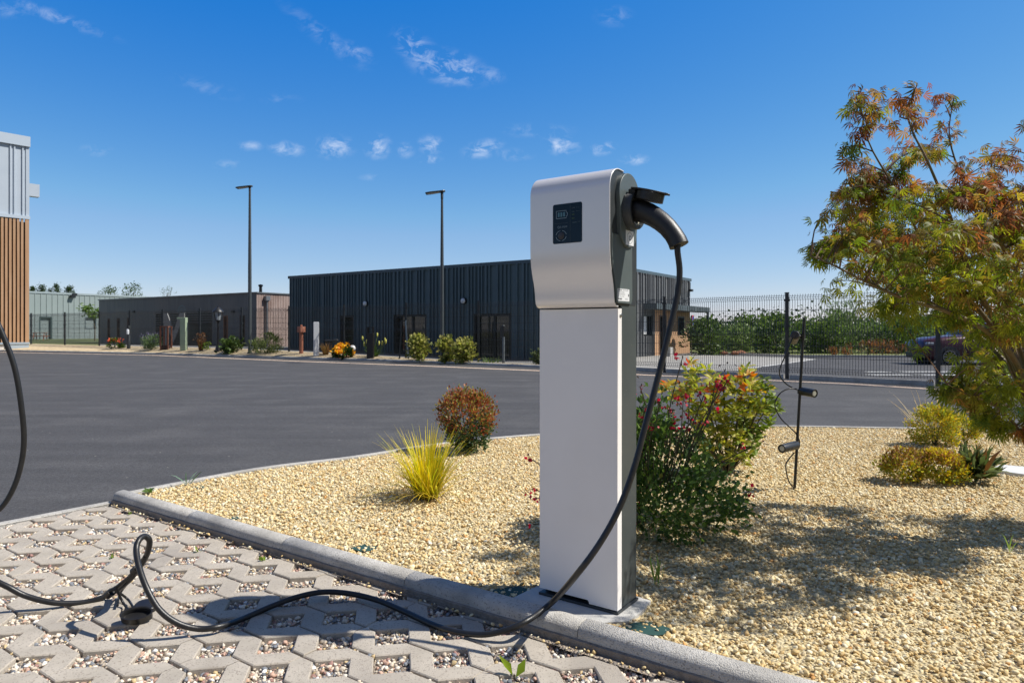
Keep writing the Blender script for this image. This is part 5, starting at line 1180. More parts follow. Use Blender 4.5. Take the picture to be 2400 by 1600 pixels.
bush('dark bush between the willow and the parked car', 2090, 748, 110, 36, HG, 1800)
bush('grey green bush just left of the parked car', 2165, 756, 90, 38, LG, 1300)
bush('broad dark bush behind the parked car', 2290, 738, 150, 40, HG, 1900)
bush('dark bush at the right edge behind the maple', 2420, 735, 140, 40, HG, 1600)
RUST = [((.20,.085,.04),2),((.26,.12,.06),1),((.14,.10,.03),1)]
for x, yt, w_, lab in ((1950,812,24,'left of the group'),(1985,808,22,'second from left'),(2035,801,30,'tall clump in the middle'),(2068,797,22,'tallest clump'),(2100,801,26,'right of the tallest'),(2140,803,20,'nearest to the car')):
    p = P(x, 836, 32.4); p.z = -.02
    shrub('dock_weeds', 'rusty red dried dock weeds on the verge, ' + lab, 'plant', p, w_/F*32.4*1.3, EYE+(HOR-yt)/F*32.4, 170, .17, RUST, tmpl=T_LANCE, upward=1.6, z0=.05, clumps=12, stems=8, group='rusty weeds on the verge', tight=.16)
hd = np.stack([rng.uniform(8, 34, 15000), rng.uniform(41.5, 44, 15000), np.zeros(15000)], 1); hd[:,2] = rng.random(15000)**.8*(1.75 + .35*np.sin(hd[:,0]*1.3) + .3*np.sin(hd[:,0]*3.1+1))
tag(leaves('undergrowth', hd, rng.normal(size=(15000,3))+np.array([0,0,.4]), rng.uniform(.2,.34,15000), T_OVAL, mixcols(15000, HG), m_leaf, None), 'continuous dark green undergrowth closing the gaps behind the bushes', 'undergrowth', kind='stuff')
p = P(1725, 828, 34.5); p.z = -.02; t = thing('soil_mound', 'low mound of reddish soil on the grass verge', 'soil mound', p); mb = MB()
for k in range(26): a = random.uniform(0, 6.28); q = random.random()**.5; mb.ball((math.cos(a)*q*.95, math.sin(a)*q*.45, .06), random.uniform(.09,.2)*(1.25-q), 8, (1.2,1,.8))
mb.build('soil', mat('red_soil', (.30,.13,.07), (.20,.09,.05), rough=.95, scale=6, bump=.8), t, smooth=180)
tv = np.stack([rng.uniform(-150, 260, 17000), rng.uniform(180, 300, 17000), np.zeros(17000)], 1)
hh_ = 5.0 + 2.2*np.sin(tv[:,0]*.09) + 1.6*np.sin(tv[:,0]*.23+1) + rng.normal(size=17000)*.5; tv[:,2] = rng.random(17000)*hh_
wl_ = leaves('far_woods', tv, rng.normal(size=(17000,3)), rng.uniform(.6,1.3,17000), T_ROUND, mixcols(17000, [((.04,.065,.03),2),((.06,.09,.04),2)]), m_leaf, None)
tag(wl_, 'low line of distant dark green trees on the horizon', 'woods', kind='stuff')

# ------------------------------------------------------------------ parked car
cp_ = G(2227, 855.5, ASPH); car = thing('parked_car', 'dark plum compact SUV parked beyond the fence, half hidden by the maple', 'car', (cp_.x, cp_.y+.85, ASPH), R(-3))
m_paint = mat('plum_car_paint', (.060,.012,.022), rough=.34, spec=.5, coat=.35); m_trim = mat('grey_car_trim', (.06,.062,.065), rough=.6); m_tint = glass_dark('tinted_glass', (.01,.012,.016)); m_tyre = mat('tyre', (.014,.014,.014), rough=.85); m_alloy = mat('alloy', (.40,.41,.43), rough=.3, metal=.8)
# stations along x from the front axle: (x, half width, sill z, bonnet or belt z)
stn = [(-.80,.40,.42,.62),(-.74,.62,.30,.80),(-.62,.76,.22,.90),(-.35,.84,.20,.97),(.0,.87,.20,1.01),(.45,.88,.20,1.05),(.9,.88,.20,1.07),(1.6,.88,.20,1.08),(2.4,.88,.20,1.10),(2.95,.86,.22,1.10),(3.25,.78,.28,1.06),(3.38,.66,.36,.98)]
V = []; Fc = []
for (x, hw, z0_, z1_) in stn:
    prof = [(-hw*.86,z0_),(-hw*.97,z0_+.12),(-hw,(z0_+z1_)/2),(-hw*.97,z1_-.12),(-hw*.88,z1_-.02),(-hw*.5,z1_+.02),(0,z1_+.03)]
    prof = prof + [(-a, b) for a, b in prof[-2::-1]]; V += [(x, a, b) for a, b in prof]
k = 13
for i in range(len(stn)-1):
    for j in range(k): Fc.append((i*k+j, i*k+(j+1) % k, (i+1)*k+(j+1) % k, (i+1)*k+j))
mb = MB(); mb.v = V; mb.f = Fc + [tuple(range(k)), tuple((len(stn)-1)*k+j for j in range(k))]; mb.build('body', m_paint, car, smooth=50)
gh = [(.62,.80,1.05,1.06),(.95,.76,1.06,1.28),(1.30,.70,1.07,1.49),(1.75,.68,1.08,1.53),(2.4,.68,1.09,1.52),(2.85,.66,1.09,1.45),(3.22,.66,1.06,1.10)]
V = []; Fc = []
for (x, hw, z0_, z1_) in gh:
    tp = hw*.86; V += [(x,-hw-.05,z0_-.02),(x,-tp-.02,z1_-.05),(x,-tp+.10,z1_),(x,tp-.10,z1_),(x,tp+.02,z1_-.05),(x,hw+.05,z0_-.02)]
for i in range(len(gh)-1):
    for j in range(6): Fc.append((i*6+j, i*6+(j+1) % 6, (i+1)*6+(j+1) % 6, (i+1)*6+j))
mb = MB(); mb.v = V; mb.f = Fc + [tuple(range(6)), tuple((len(gh)-1)*6+j for j in range(6))]; mb.build('cabin', m_paint, car, smooth=35)
wn = MB()
for sg in (-1, 1):
    for x0, x1 in ((1.12,1.72),(1.80,2.42),(2.50,2.95)):
        ins = .0
        def side(x, f):
            i = max(j for j in range(len(gh)) if gh[j][0] <= x); a, b = gh[i], gh[min(i+1, len(gh)-1)]; q = (x-a[0])/max(b[0]-a[0], 1e-6)
            hw, z0_, z1_ = [a[n]+(b[n]-a[n])*q for n in (1,2,3)]; yb, yt = hw+.05, hw*.86+.02; return Vector((x, sg*(yb+(yt-yb)*f+.006), (z0_-.02)+((z1_-.05)-(z0_-.02))*f))
        wn.poly([side(x0,.14), side(x1,.14), side(x1,.90), side(x0+(.22 if x0 < 1.2 else 0),.90)])
wn.build('side_window', m_tint, car, recalc=False)
MB().poly([(.74,-.62,1.165),(.74,.62,1.165),(1.24,.54,1.475),(1.24,-.54,1.475)]).build('windscreen', m_tint, car, recalc=False)
bm_ = MB(); bm_.box(-.795,-.60,-.60,.60,.24,.44).build('bumper', m_trim, car, bevel=.05, seg=3)
for sg in (-1, 1):
    MB().box(-.72,-.46,sg*.70-.09,sg*.70+.09,.72,.82).build('headlight', mat('headlight_glass', (.30,.33,.38), rough=.1, spec=.8) if sg == -1 else bpy.data.materials['headlight_glass'], car, bevel=.03)
    MB().box(.40,2.25,sg*.875-.02,sg*.875+.02,.20,.34).build('sill_trim', m_trim, car, bevel=.01)
    for xw in (0, 2.55):
        c_ = Vector((xw, sg*.80, .30)); o_ = Vector((0, sg, 0))
        MB().lathe([(.375,-.2),(.375,.092),(.36,.094),(0,.06)], c_, o_, 32).build('wheel_arch', m_trim, car, smooth=40)
        wh = MB().lathe([(.22,-.1),(.29,-.08),(.30,-.04),(.30,.07),(.285,.10),(.235,.108),(.225,.09),(0,.085)], c_, o_, 36).build('wheel', m_tyre, car, smooth=40)
        rm = MB().lathe([(.232,.106),(.232,.118),(.212,.118),(.208,.10)], c_, o_, 36, cap=False); rm.lathe([(.05,.09),(.05,.12),(.03,.125),(0,.125)], c_, o_, 16)
        for q in range(5):
            for dq in (-9, 9):
                a = R(72*q+dq+90); b = R(72*q+dq*2.1+90); p0 = c_ + o_*.112 + Vector((math.cos(a),0,math.sin(a)))*.04; p1 = c_ + o_*.112 + Vector((math.cos(b),0,math.sin(b)))*.222
                tt = (p1-p0).normalized(); sd_ = tt.cross(o_)*.013; rm.obox(p0-sd_-o_*.012, p1-p0, sd_*2, o_*.018)
        rm.build('rim', m_alloy, wh)
MB().box(.80,.98,-.98,-.86,1.06,1.18).build('mirror', m_paint, car, bevel=.03)
# ------------------------------------------------------------------ near plants on the island
YEL = [((.46,.36,.04),3),((.34,.33,.05),3),((.22,.27,.04),2),((.50,.32,.05),1)]
p = G(1001, 1164); t = thing('grass_clump', 'golden yellow arching grass clump on the gravel, nearest the paving', 'ornamental grass', p)
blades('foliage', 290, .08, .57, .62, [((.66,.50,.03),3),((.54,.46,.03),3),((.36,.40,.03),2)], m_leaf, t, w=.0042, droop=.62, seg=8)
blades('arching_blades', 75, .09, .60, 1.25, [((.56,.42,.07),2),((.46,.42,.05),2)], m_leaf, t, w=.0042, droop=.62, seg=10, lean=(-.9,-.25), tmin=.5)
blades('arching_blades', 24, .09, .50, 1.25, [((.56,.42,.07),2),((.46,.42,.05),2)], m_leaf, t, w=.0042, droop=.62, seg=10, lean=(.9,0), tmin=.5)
# compact bronze-tipped shrub, narrow at the foot
p = G(1097, 1056); hh = .60; t = thing('bronze_shrub', 'compact round shrub with red bronze leaf tips over dark green, at the island edge', 'shrub', p)
n = 6000; cl = []
for k in range(90):
    a = random.uniform(0, 2*math.pi); zz = random.random()**.8; env = (.50+.55*zz)*(1 if zz < .66 else max(.3, 1-(zz-.66)*1.7)); q = .55+.45*random.random()
    cl.append((math.cos(a)*q*env*.325, math.sin(a)*q*env*.325, .04+zz*hh*.9))
cl = np.array(cl); ps = cl[rng.integers(0, 90, n)] + rng.normal(size=(n,3))*.033; ps[:,2] = np.abs(ps[:,2])
co = mixcols(n, [((.05,.085,.03),3),((.08,.12,.04),2)]); tip = (ps[:,2] + np.hypot(ps[:,0], ps[:,1])*.8 + rng.normal(size=n)*.10) > .42
co[tip] = mixcols(int(tip.sum()), [((.30,.08,.045),3),((.38,.14,.06),2),((.30,.22,.06),3),((.20,.20,.05),2)])
leaves('foliage', ps, nrm(ps-np.array([0,0,.2]))+rng.normal(size=(n,3))*.5+np.array([0,0,.4]), rng.uniform(.022,.042,n), T_OVAL, co, m_leaf, t)
mb = MB()
for k in range(16): e = cl[k]; mb.tube([(e[0]*.1,e[1]*.1,-.02),(e[0]*.5,e[1]*.5,e[2]*.5),tuple(e)], [.008,.006,.003], 5)
mb.build('stem', m_bark, t, smooth=60, recalc=False)
# red-flowered sage behind the post
p = G(1560, 1240); p.x -= .10; t = thing('red_sage', 'large dark green sage bush with small crimson flowers right behind the charging post', 'shrub', p)
n = 9800; cl = []
for k in range(95):
    a = random.uniform(0, 2*math.pi); q = random.random()**.45; zz = random.random(); env = .55+.5*math.sin(math.pi*min(1, .15+zz*.85))
    cl.append((math.cos(a)*q*env*.48, math.sin(a)*q*env*.42, .03+zz*.72*(1.12-.45*q)))
cl = np.array(cl); ps = cl[rng.integers(0, 95, n)] + rng.normal(size=(n,3))*np.array([.055,.055,.05]); ps[:,2] = np.abs(ps[:,2])+.01
leaves('foliage', ps, nrm(ps-np.array([0,0,.1]))+rng.normal(size=(n,3))*.7+np.array([0,0,.2]), rng.uniform(.022,.05,n), T_OVAL, mixcols(n, [((.06,.11,.028),3),((.095,.16,.036),3),((.15,.23,.05),1.6),((.24,.24,.05),.12)]), m_leaf, t)
mb = MB(); fl_p, fl_d, bud = [], [], []
spx = [(1546,940),(1602,930),(1616,925),(1650,925),(1668,962),(1576,960),(1580,978),(1598,1002),(1516,995),(1530,998),(1555,998),(1570,990),(1678,893),(1691,891),(1703,896),(1763,1045),(1764,1143),(1492,1183),(1494,1226),(1248,1077),(1245,1145),(1254,1166),(1249,1228),(1600,836),(1500,905),(1510,960),(1625,975),(1640,990)]
spk = []
for x, y in spx: q = P(x, y, random.uniform(3.78, 4.12)); spk.append((q.x-p.x, q.y-p.y, q.z))
for (x, y, z) in spk:
    b = Vector((x*.45, y*.45, z*.35)); e = Vector((x, y, z)); mid = (b+e)/2 + Vector((random.gauss(0,.03), random.gauss(0,.03), .02)); mb.tube(catmull([b, mid, e], 4), .0032, 5)
    for k in range(random.randint(1, 2)):
        q = e - Vector((0,0,.035*k)) + Vector((random.gauss(0,.02), random.gauss(0,.02), 0)); fl_p.append(q); 
    for k in range(9): bud.append(mid + (e-mid)*(k/6) + Vector((random.gauss(0,.008), random.gauss(0,.008), 0)))
mbn = len(mb.v); mb.build('stem', mat('sage_stem', (.06,.05,.03), rough=.7), t, smooth=60, recalc=False)
fp_ = np.repeat(np.array(fl_p), 4, 0) + rng.normal(size=(len(fl_p)*4,3))*.007
leaves('flower', fp_, rng.normal(size=fp_.shape)+np.array([0,-.6,-.3]), rng.uniform(.018,.032,len(fp_)), T_ROUND, mixcols(len(fp_), [((.48,.012,.04),3),((.36,.008,.03),2)]), m_petal, t)
leaves('bud', np.array(bud), rng.normal(size=(len(bud),3))*.6+np.array([0,0,.6]), .022, T_OVAL, mixcols(len(bud), [((.05,.04,.03),2),((.08,.03,.03),1)]), m_leaf, t)
# yellow and orange pieris beyond it
p = G(1705, 1110); t = thing('pieris_shrub', 'yellow green shrub with orange red young rosettes, behind the red flowered sage', 'shrub', p)
Yp = p.y; whorl = []
def wl(x, y, dy=0): q = P(x, y, Yp+dy); return (q.x-p.x, q.y-p.y, q.z)
anch = [(1625,872),(1612,905),(1640,915),(1665,930),(1600,925),(1690,885),(1715,895),(1735,880),(1650,955),(1680,960),(1710,940),(1740,925),(1765,935),(1770,915),(1720,975),(1755,965),(1780,950),(1790,905),(1765,890),(1800,955),(1810,945),(1785,985),(1750,1000),(1700,1005),(1660,995),(1630,960),(1580,930),(1565,920),(1725,1030),(1690,1045),(1650,1040),(1760,1025),(1775,1015),(1735,950),(1698,915),(1680,905),(1640,1010),(1665,1065),(1715,1060),(1745,1050),(1735,1000),(1690,985),(1670,1020),(1720,1005),(1640,985),(1760,985),(1700,1085),(1735,1075),(1675,1090)]
for x, y in anch:
    for k in range(4): whorl.append(wl(x+random.gauss(0,11), y+random.gauss(0,11), random.uniform(-.22,.22)))
whorl = np.array(whorl); LP, LD, LC, LS = [], [], [], []
for i, c in enumerate(whorl):
    px_x, px_y = anch[i//4]; tipc = px_y < 935 and random.random() < .5; right = px_x > 1780 or (px_x > 1740 and px_y > 985)
    for k in range(13):
        a = random.uniform(0, 6.28); el = random.uniform(-.35, .9); LP.append(c + rng.normal(size=3)*.008); LD.append((math.cos(a)*math.cos(el), math.sin(a)*math.cos(el), math.sin(el)))
        LS.append(random.uniform(.06,.105)); LC.append(random.choice([(.55,.30,.05),(.62,.20,.05),(.60,.13,.06),(.52,.40,.08)]) if tipc and k < 8 else random.choice([(.16,.22,.03),(.11,.16,.03)] if right else [(.40,.39,.055),(.29,.33,.05),(.20,.26,.04),(.46,.42,.09)]))
leaves('foliage', np.array(LP), np.array(LD), np.array(LS), tmpl_lance(.15), np.array(LC), m_leaf, t)
mb = MB()
for c in whorl[::5]: mb.tube(catmull([(0,0,-.02),(c[0]*.45,c[1]*.5,c[2]*.45),tuple(c)], 4), [.006]*4+[.0045]*4+[.003], 5)
mb.build('stem', m_bark, t, smooth=60, recalc=False)
# golden mounds and companions at right
shrub('golden_spirea', 'upper dense golden yellow mound with grass blades behind it, near the island edge', 'shrub', G(2188,1042), .50, .40, 4600, .030, YEL, z0=.1, clumps=44, stems=12, tight=.10)
shrub('golden_spirea', 'small pale yellow offshoot mound beside the upper golden mound', 'shrub', G(2262,1040), .24, .33, 1300, .029, YEL, z0=.15, clumps=18, stems=8, tight=.14)
shrub('golden_spirea', 'lower left mound, brownish on top and golden at its foot', 'shrub', G(2120,1126), .34, .25, 2600, .028, YEL, z0=.1, clumps=30, stems=10, tight=.12, pal_top=[((.22,.11,.04),2),((.30,.19,.06),2),((.36,.30,.05),1)])
shrub('golden_spirea', 'lower right golden mound touching the long leaved dark plant', 'shrub', G(2205,1130), .36, .24, 3000, .028, YEL, z0=.1, clumps=32, stems=10, tight=.12, pal_top=[((.40,.20,.08),1),((.46,.36,.05),3)])
t = thing('long_leaved_plant', 'dark olive plant of long pointed leaves beside the lower golden mounds', 'plant', G(2288,1128)); LP = rng.normal(size=(150,3))*np.array([.035,.035,.03])+np.array([0,0,.05])
el = rng.uniform(.1,1.45,150); az = rng.uniform(0,6.28,150); LD = np.stack([np.cos(az)*np.cos(el), np.sin(az)*np.cos(el), np.sin(el)], 1)
leaves('foliage', LP, LD, rng.uniform(.16,.29,150), tmpl_lance(.075), mixcols(150, [((.07,.10,.03),3),((.11,.14,.05),2),((.16,.08,.03),.5),((.20,.20,.06),.5)]), m_leaf, t)
t = thing('dry_grass', 'thin straw coloured grass blades rising behind the upper golden mound', 'ornamental grass', G(2178,1030)); blades('foliage', 34, .08, .66, .75, [((.50,.36,.12),2),((.56,.44,.20),1)], m_leaf, t, w=.0035, droop=.5, lean=(-.45,0))
# open twiggy yellow shrub
p = G(2285, 1012); t = thing('twiggy_shrub', 'open twiggy shrub with sparse yellow leaves under the maple, by the road edge', 'shrub', p); mb = MB(); LP = []
for k in range(26):
    a = random.uniform(0,6.28); hh = random.uniform(.35,.66); e = Vector((math.cos(a)*random.uniform(.05,.42), math.sin(a)*.25, hh)); m_ = Vector((e.x*.4, e.y*.4, hh*.5)); ln_ = catmull([(e.x*.08,e.y*.08,0), m_, e], 5); mb.tube(ln_, .004, 4)
    for q in ln_[4:]:
        for r in range(6): LP.append(q + Vector((random.gauss(0,.03), random.gauss(0,.03), random.gauss(0,.03))))
mb.build('stem', m_twig, t, smooth=60, recalc=False); LP = np.array(LP)
leaves('foliage', LP, rng.normal(size=LP.shape)+np.array([0,0,.3]), rng.uniform(.03,.055,len(LP)), T_OVAL, mixcols(len(LP), [((.36,.34,.05),3),((.26,.28,.05),2),((.40,.20,.06),1)]), m_leaf, t)

# ------------------------------------------------------------------ spotlight stake
p = G(1862, 1143.5); t = thing('spotlight_stake', 'slim black stake with three cylinder spotlights and loose cable on the gravel', 'garden spotlight', p)
Ys = p.y
def sl_(x, y, dy=0): q = P(x, y, Ys+dy); return Vector((q.x-p.x, q.y-p.y, q.z))
MB().tube([sl_(1862,1150), sl_(1884.7,744)], .0105, 12).build('stake', m_black, t, smooth=60)
m_lens = mat('spot_lens', (.36,.37,.33), rough=.15, spec=.7)
def spot(base, front, r, name='spotlight'):
    ax = (front-base); l = ax.length; ax.normalize()
    b = MB().lathe([(0,0),(r*.8,0),(r,.008),(r,l),(r*.88,l),(r*.85,l-.008),(0,l-.008)], base, ax, 24).build(name, m_black, t, smooth=40)
    MB().lathe([(r*.66,l-.0075),(r*.62,l-.003),(0,l-.002)], base, ax, 20).build('lens', m_lens, b, smooth=60)
    return b
spot(sl_(1863.6,784,-.02), sl_(1860,797,.10), .034)
spot(sl_(1878,916,-.005), sl_(1910,922,-.115), .0315)
spot(sl_(1868,1042,-.01), sl_(1832,1051,-.125), .0315)
mb = MB()
for (x, y) in ((1881.5,788),(1874.5,917),(1868,1045)): q = sl_(x, y); mb.lathe([(.017,-.018),(.017,.018)], q, (0.05,0,1), 12)
q = sl_(1881.5,788); mb.tube([q, sl_(1868,786,-.01)], .008, 6); mb.build('clamp', m_black, t, smooth=40)
mb = MB()
for ln_ in ([(1863,784,-.03),(1856,795,-.035),(1842,830,-.03),(1829,860,-.02),(1828,880,-.01),(1840,897,0),(1856,908,0),(1868,913,0)], [(1866,911,0),(1848,911,-.02),(1830,920,-.03),(1818,938,-.03),(1817,955,-.03),(1830,980,-.02),(1850,1000,-.01),(1866,1016,0),(1873,1030,0),(1874,1042,0)], [(1862,1060,0),(1850,1074,-.01),(1842,1088,-.02),(1843,1105,-.02),(1848,1125,-.02),(1856,1138,-.01),(1866,1144,0)]):
    mb.tube(catmull([sl_(*q) for q in ln_], 5), .0048, 8)
mb.build('cable', m_rubber, t, smooth=60, recalc=False)

# ------------------------------------------------------------------ small things on the gravel and paving
q = [G(2318,1100,.012), G(2344,1088,.012), G(2560,1108,.012), G(2560,1132,.012)]
sb = MB(); sb.prism([(a.x, a.y) for a in q], (0,0,-.05), (1,0,0), (0,1,0), (0,0,.064)); tag(sb.build('concrete_slab', mat('white_concrete', (.56,.56,.55), (.64,.64,.62), rough=.85, scale=5), bevel=.006), 'flat whitish concrete slab lying in the gravel at the right edge', 'slab')
m_mesh = mat('green_membrane', (.012,.05,.045), (.02,.075,.065), rough=.9, scale=300)
for (x, y, wx, wy, lab) in ((858,1281,.085,.045,'left patch of dark green weed membrane showing through open gravel'),(1205,1382,.11,.05,'dark green weed membrane patch in the shade just left of the charging post'),(1520,1469,.10,.05,'green weed membrane patch at the right foot of the post footing'),(470,1139,.05,.03,'tiny scrap of green membrane near the kerb corner'),(545,1211,.05,.03,'small green membrane scrap just behind the rounded kerb')):
    c = G(x, y, 0); n = 14; mb = MB(); z_ = -.007
    mb.poly([(math.cos(2*math.pi*k/n)*wx*random.uniform(.7,1.1), math.sin(2*math.pi*k/n)*wy*random.uniform(.7,1.1)*1.4, random.uniform(-.003,.004)) for k in range(n)])
    o = mb.build('membrane_scrap', m_mesh, recalc=False); o.location = (c.x, c.y, z_); tag(o, lab, 'membrane scrap')
def weed(name, label, x, y, z, tall, n, size, tm, pal, el0=.5, el1=1.4):
    c = G(x, y, z); t = thing(name, label, 'weed', c); e = rng.uniform(el0, el1, n); a = rng.uniform(0, 6.28, n); LD = np.stack([np.cos(a)*np.cos(e), np.sin(a)*np.cos(e), np.sin(e)], 1)
    LP = np.zeros((n,3)); LP[:,2] = rng.random(n)*tall; LP[:,:2] = rng.normal(size=(n,2))*.006
    leaves('foliage', LP, LD, rng.uniform(.75,1.1,n)*size, tm, mixcols(n, pal), m_leaf, t)
    if tall > .01: MB().tube([(0,0,-.02),(0,0,tall)], .0018, 5).build('stem', m_stem, t, smooth=60)
    return t
LGR = [((.20,.28,.04),2),((.14,.22,.035),1)]
c = G(1205, 1592, ASPH-.02); t = thing('seedling', 'bright green seedling with two broad leaves in a paver hole, bottom edge', 'weed', c)
leaves('leaf', np.array([(-.005,0,.015),(.006,0,.01)]), np.array([(-.55,.1,.85),(.42,-.1,.8)]), np.array([.092,.085]), tmpl_oval(.20), np.array([(.24,.33,.04),(.20,.29,.035)]), m_leaf, t, flat=0); MB().tube([(0,0,-.02),(0,0,.02)], .003, 5).build('stem', m_stem, t, smooth=60)
weed('weed', 'small green weed in the paving right of the cable loop', 462, 1300, ASPH-.02, .03, 5, .032, T_OVAL, LGR)
weed('weed', 'small upright weed between pavers left of the cable loop', 266, 1313, ASPH-.02, .035, 5, .03, T_OVAL, LGR)
weed('weed', 'small leafy weed at the kerb foot, further along from the corner', 616, 1316, ASPH, .012, 6, .032, T_OVAL, LGR)
weed('weed', 'tiny weed in the paver hole nearest the kerb corner', 303, 1207, ASPH, .01, 5, .026, T_OVAL, LGR)
weed('weed', 'low dark green weed on the gravel at the kerb corner', 349, 1154, 0, .01, 9, .055, T_OVAL, [((.09,.16,.03),1)], .1, .8)
BLU = [((.22,.34,.25),1),((.18,.30,.16),1)]
weed('grass_sprig', 'sprig of bluish grass at the island edge near the kerb corner', 438, 1136, 0, .0, 5, .14, tmpl_lance(.05), BLU, .5, 1.3)
weed('grass_sprig', 'upright thin green grass sprig right of the charging post', 1541, 1372, 0, .0, 7, .15, tmpl_lance(.035), [((.20,.28,.06),1)], 1.2, 1.5)
weed('grass_sprig', 'thin green grass sprig on the gravel at the right side', 2366, 1296, 0, .0, 4, .12, tmpl_lance(.035), [((.20,.28,.06),1)], 1.0, 1.5)

# ------------------------------------------------------------------ Japanese maple
MY = 3.85; B0 = Vector(((2452-CX)/F*MY, MY, 0))
mp = thing('japanese_maple', 'feathery maple tree with green and bronze red leaves at the right edge', 'tree', B0)
def ml_(x, y, dy=0): q = P(x, y, MY+dy); return Vector((q.x-B0.x, q.y-B0.y, q.z))
stems = [[(2446,1210,0),(2410,960,.02),(2379,876,.0),(2337,784,-.05),(2280,710,-.1),(2222,650,-.15),(2160,560,-.2),(2090,430,-.25),(2035,330,-.25),(2012,215,-.25)],
 [(2448,1210,0),(2404,930,-.05),(2352,800,-.15),(2300,690,-.3),(2262,610,-.4),(2225,500,-.5),(2175,380,-.55),(2130,280,-.5),(2150,195,-.45)],
 [(2452,1210,0),(2420,950,.1),(2385,800,.2),(2345,660,.3),(2300,520,.35),(2255,420,.4),(2225,320,.4),(2235,230,.35)],
 [(2456,1210,0),(2440,930,-.1),(2420,780,-.25),(2390,660,-.4),(2340,560,-.5),(2270,480,-.6),(2210,430,-.7)],
 [(2450,1210,0),(2400,900,-.15),(2330,790,-.35),(2220,730,-.5),(2120,700,-.55),(2030,660,-.55),(1950,620,-.5),(1900,600,-.45)],
 [(2450,1190,0),(2400,930,.15),(2330,820,.35),(2230,740,.5),(2150,690,.55),(2080,640,.55),(2020,590,.5)],
 [(2458,1210,0),(2470,900,.1),(2480,700,.15),(2470,520,.1),(2440,400,.0),(2410,290,-.05)],
 [(2460,1210,0),(2520,900,-.1),(2600,700,-.2),(2660,560,-.2),(2680,420,-.2)],
 [(2460,1210,0),(2540,940,.2),(2660,800,.3),(2780,700,.3),(2850,640,.3)],
 [(2448,1180,0),(2395,1020,-.05),(2330,950,-.1),(2280,930,-.15),(2220,900,-.15)],
 [(2448,1160,0),(2400,1030,.05),(2350,985,.05),(2300,940,.05),(2260,925,.05)],
 [(2420,980,0),(2340,860,.35),(2270,790,.6),(2210,745,.75),(2160,725,.8)],
 [(2420,950,0),(2360,760,.5),(2290,620,.8),(2230,520,.9),(2190,450,.95)],
 [(2430,950,0),(2390,760,-.6),(2330,640,-.85),(2290,560,-.95)]]
tm_, tw_ = MB(), MB(); nodes_ = []
for s_ in stems:
    ln_ = catmull([ml_(*q) for q in s_], 4); n = len(ln_); r0 = .021 if len(s_) > 6 else .014
    tm_.tube(ln_, [max(.0028, r0*(1-.9*(i/(n-1))**.8)) for i in range(n)], 7)
    for i in range(n//3, n): nodes_.append((ln_[i], (ln_[i]-ln_[i-1]).normalized()))
tm_.build('trunk', mat('maple_bark', (.10,.095,.03), (.16,.09,.04), rough=.6, scale=9), mp, smooth=60, recalc=False)
# attractors fill the crown's outline as seen, at all depths
up_ = [(1925,600),(1955,470),(2000,240),(2020,215),(2070,260),(2105,290),(2150,235),(2200,255),(2250,290),(2300,345),(2360,330),(2400,280),(2480,290),(2560,330),(2700,400),(2820,500),(2900,620)]
lo_ = [(1925,622),(1955,690),(2000,735),(2060,745),(2130,785),(2190,795),(2230,815),(2270,850),(2300,890),(2340,960),(2400,1000),(2480,960),(2560,900),(2700,850),(2900,720)]
ux, uy = zip(*up_); lx2, ly2 = zip(*lo_); att = []
while len(att) < 600:
    x = random.uniform(1925, 2890); a, b = np.interp(x, ux, uy), np.interp(x, lx2, ly2); y = random.uniform(a, b)
    if y < 350 and random.random() < .68: continue
    f = min((y-a), (b-y))/max(60, (b-a)/2); f = min(1, max(0, f)); fx = min(1, (x-1870)/330); dep = 1.25*math.sqrt(f*fx)+.06
    if x < 2130 and y > 740 and random.random() < .4: continue
    if y > 800 and random.random() < .5: continue
    if y > 755 and x < 2255: continue
    att.append((ml_(x, y, random.uniform(-dep*.95, dep*.95)), y, x))
for x_, y_ in ((2205,905),(2240,898),(2225,915),(2290,905),(2330,930),(2310,985),(2350,1000),(2270,935),(2395,1010),(2300,960)):
    for k in range(2): att.append((ml_(x_+random.gauss(0,8), y_+random.gauss(0,6), random.uniform(-.15,.1)), y_, x_))
for x_, y_ in ((2012,218),(2000,242),(2022,262),(2030,300),(2150,200),(2140,240),(2160,272),(2062,214),(2078,250),(2235,236),(2215,246),(2226,285),(2190,228),(2110,230),(2005,300),(2120,265)):
    att.append((ml_(x_, y_, (-.25 if x_ < 2100 else -.47 if x_ < 2180 else .37) + random.uniform(-.06,.06)), y_, x_))
LP, LD, LC, LS = [], [], [], []
GR_ = [(.13,.175,.022),(.20,.23,.028),(.085,.13,.02),(.28,.27,.035)]; RD_ = [(.22,.085,.04),(.28,.13,.045),(.32,.21,.05),(.17,.06,.035),(.30,.12,.04)]
NP = np.array([tuple(q[0]) for q in nodes_])
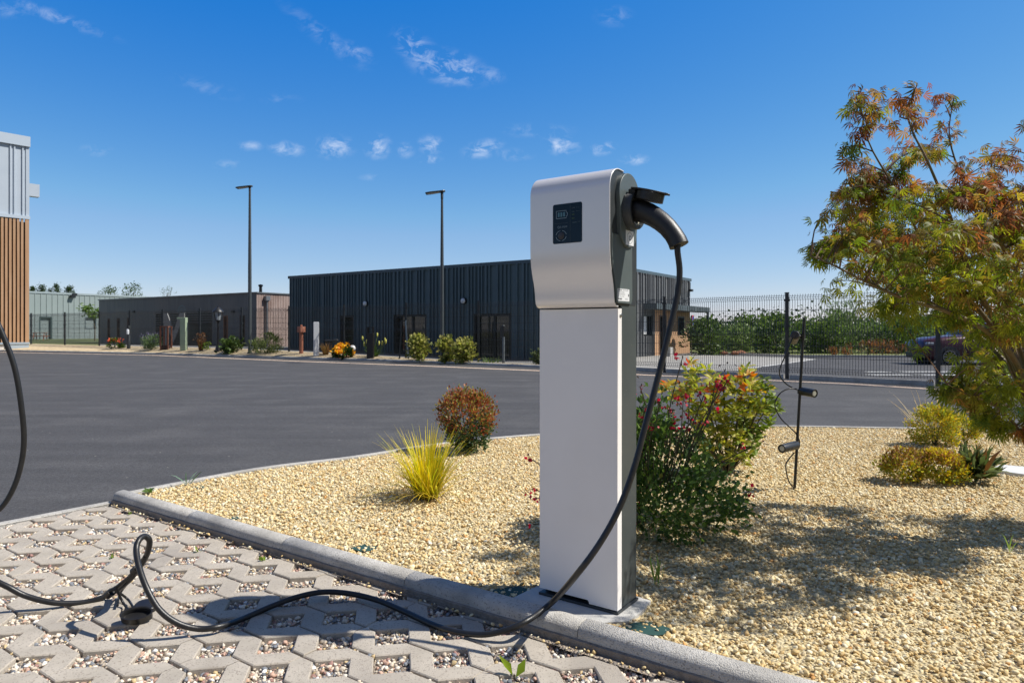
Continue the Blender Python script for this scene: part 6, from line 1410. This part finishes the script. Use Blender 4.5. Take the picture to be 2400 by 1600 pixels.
for (a, py, px_) in att:
    d_ = np.linalg.norm(NP - np.array(a), axis=1) + np.maximum(0, NP[:,2]-a.z+.05)*1.2; i = int(np.argmin(d_)); s0, td = nodes_[i]
    if d_[i] > .46: continue
    mid = s0 + (a-s0)*.5 + td*.06*(a-s0).length + Vector((random.gauss(0,.02), random.gauss(0,.02), .05*(a-s0).length)); ln_ = catmull([s0, mid, a], 4)
    tw_.tube(ln_, [.0042-.0006*k*.45 for k in range(len(ln_))], 4)
    red = min(1, max(0, (760-py)/420))*.72 + (.12 if px_ > 2250 else -.10) + random.gauss(0, .2) + (.15 if py < 330 else 0)
    base_c = np.array(random.choice(RD_ if random.random() < red else GR_)); n_ = len(ln_); npr = 14 if py > 330 else 6
    for k in range(npr):
        f = .38 + .62*k/(npr-1); j = min(n_-2, int(f*(n_-1))); q0 = ln_[j].lerp(ln_[j+1], f*(n_-1)-j); td = (ln_[j+1]-ln_[j]).normalized(); sd_ = td.cross(Vector((0,0,1)))
        sd_ = sd_.normalized() if sd_.length > 1e-3 else Vector((1,0,0)); roll = random.uniform(-.7,.7); sd_ = (sd_*math.cos(roll) + Vector((0,0,1))*math.sin(roll))
        for sg in (-1, 1):
            o = (td*random.uniform(.2,.7) + sd_*sg*random.uniform(.5,1.0) + Vector((random.gauss(0,.2), random.gauss(0,.2), random.uniform(-.75,.05)))).normalized()
            LP.append(q0 + o*random.uniform(.008,.06) + Vector((random.gauss(0,.014), random.gauss(0,.014), random.gauss(0,.02)))); LD.append(o + Vector((random.gauss(0,.25), random.gauss(0,.25), random.uniform(-1.5,.1)))); LS.append(random.choice((random.uniform(.026,.045), random.uniform(.045,.074)))); LC.append(base_c*.4 + .6*np.array(random.choice(RD_ if random.random() < red else GR_)))
tw_.build('twig', m_twig, mp, smooth=60, recalc=False)
LC = np.clip(np.array(LC)*(1+rng.normal(size=(len(LC),1))*.15), 0, 1)
leaves('crown', np.array(LP), np.array(LD), np.array(LS), T_MAPLE, LC, leaf_mat('maple_leaf', .5, .5, .3), mp, flat=.9)
q = ml_(2394, 964, -.1); tg_ = MB().lathe([(.012,-.004),(.024,-.004),(.026,0),(.024,.004),(.012,.004)], (0,0,0), (.3,-1,.35), 20, cap=False).build('plant_tag', mat('turquoise_plastic', (.02,.30,.33), rough=.3), smooth=60)
tg_.location = B0 + q; tag(tg_, 'turquoise ring shaped plant tag hanging on a low maple branch', 'plant tag')
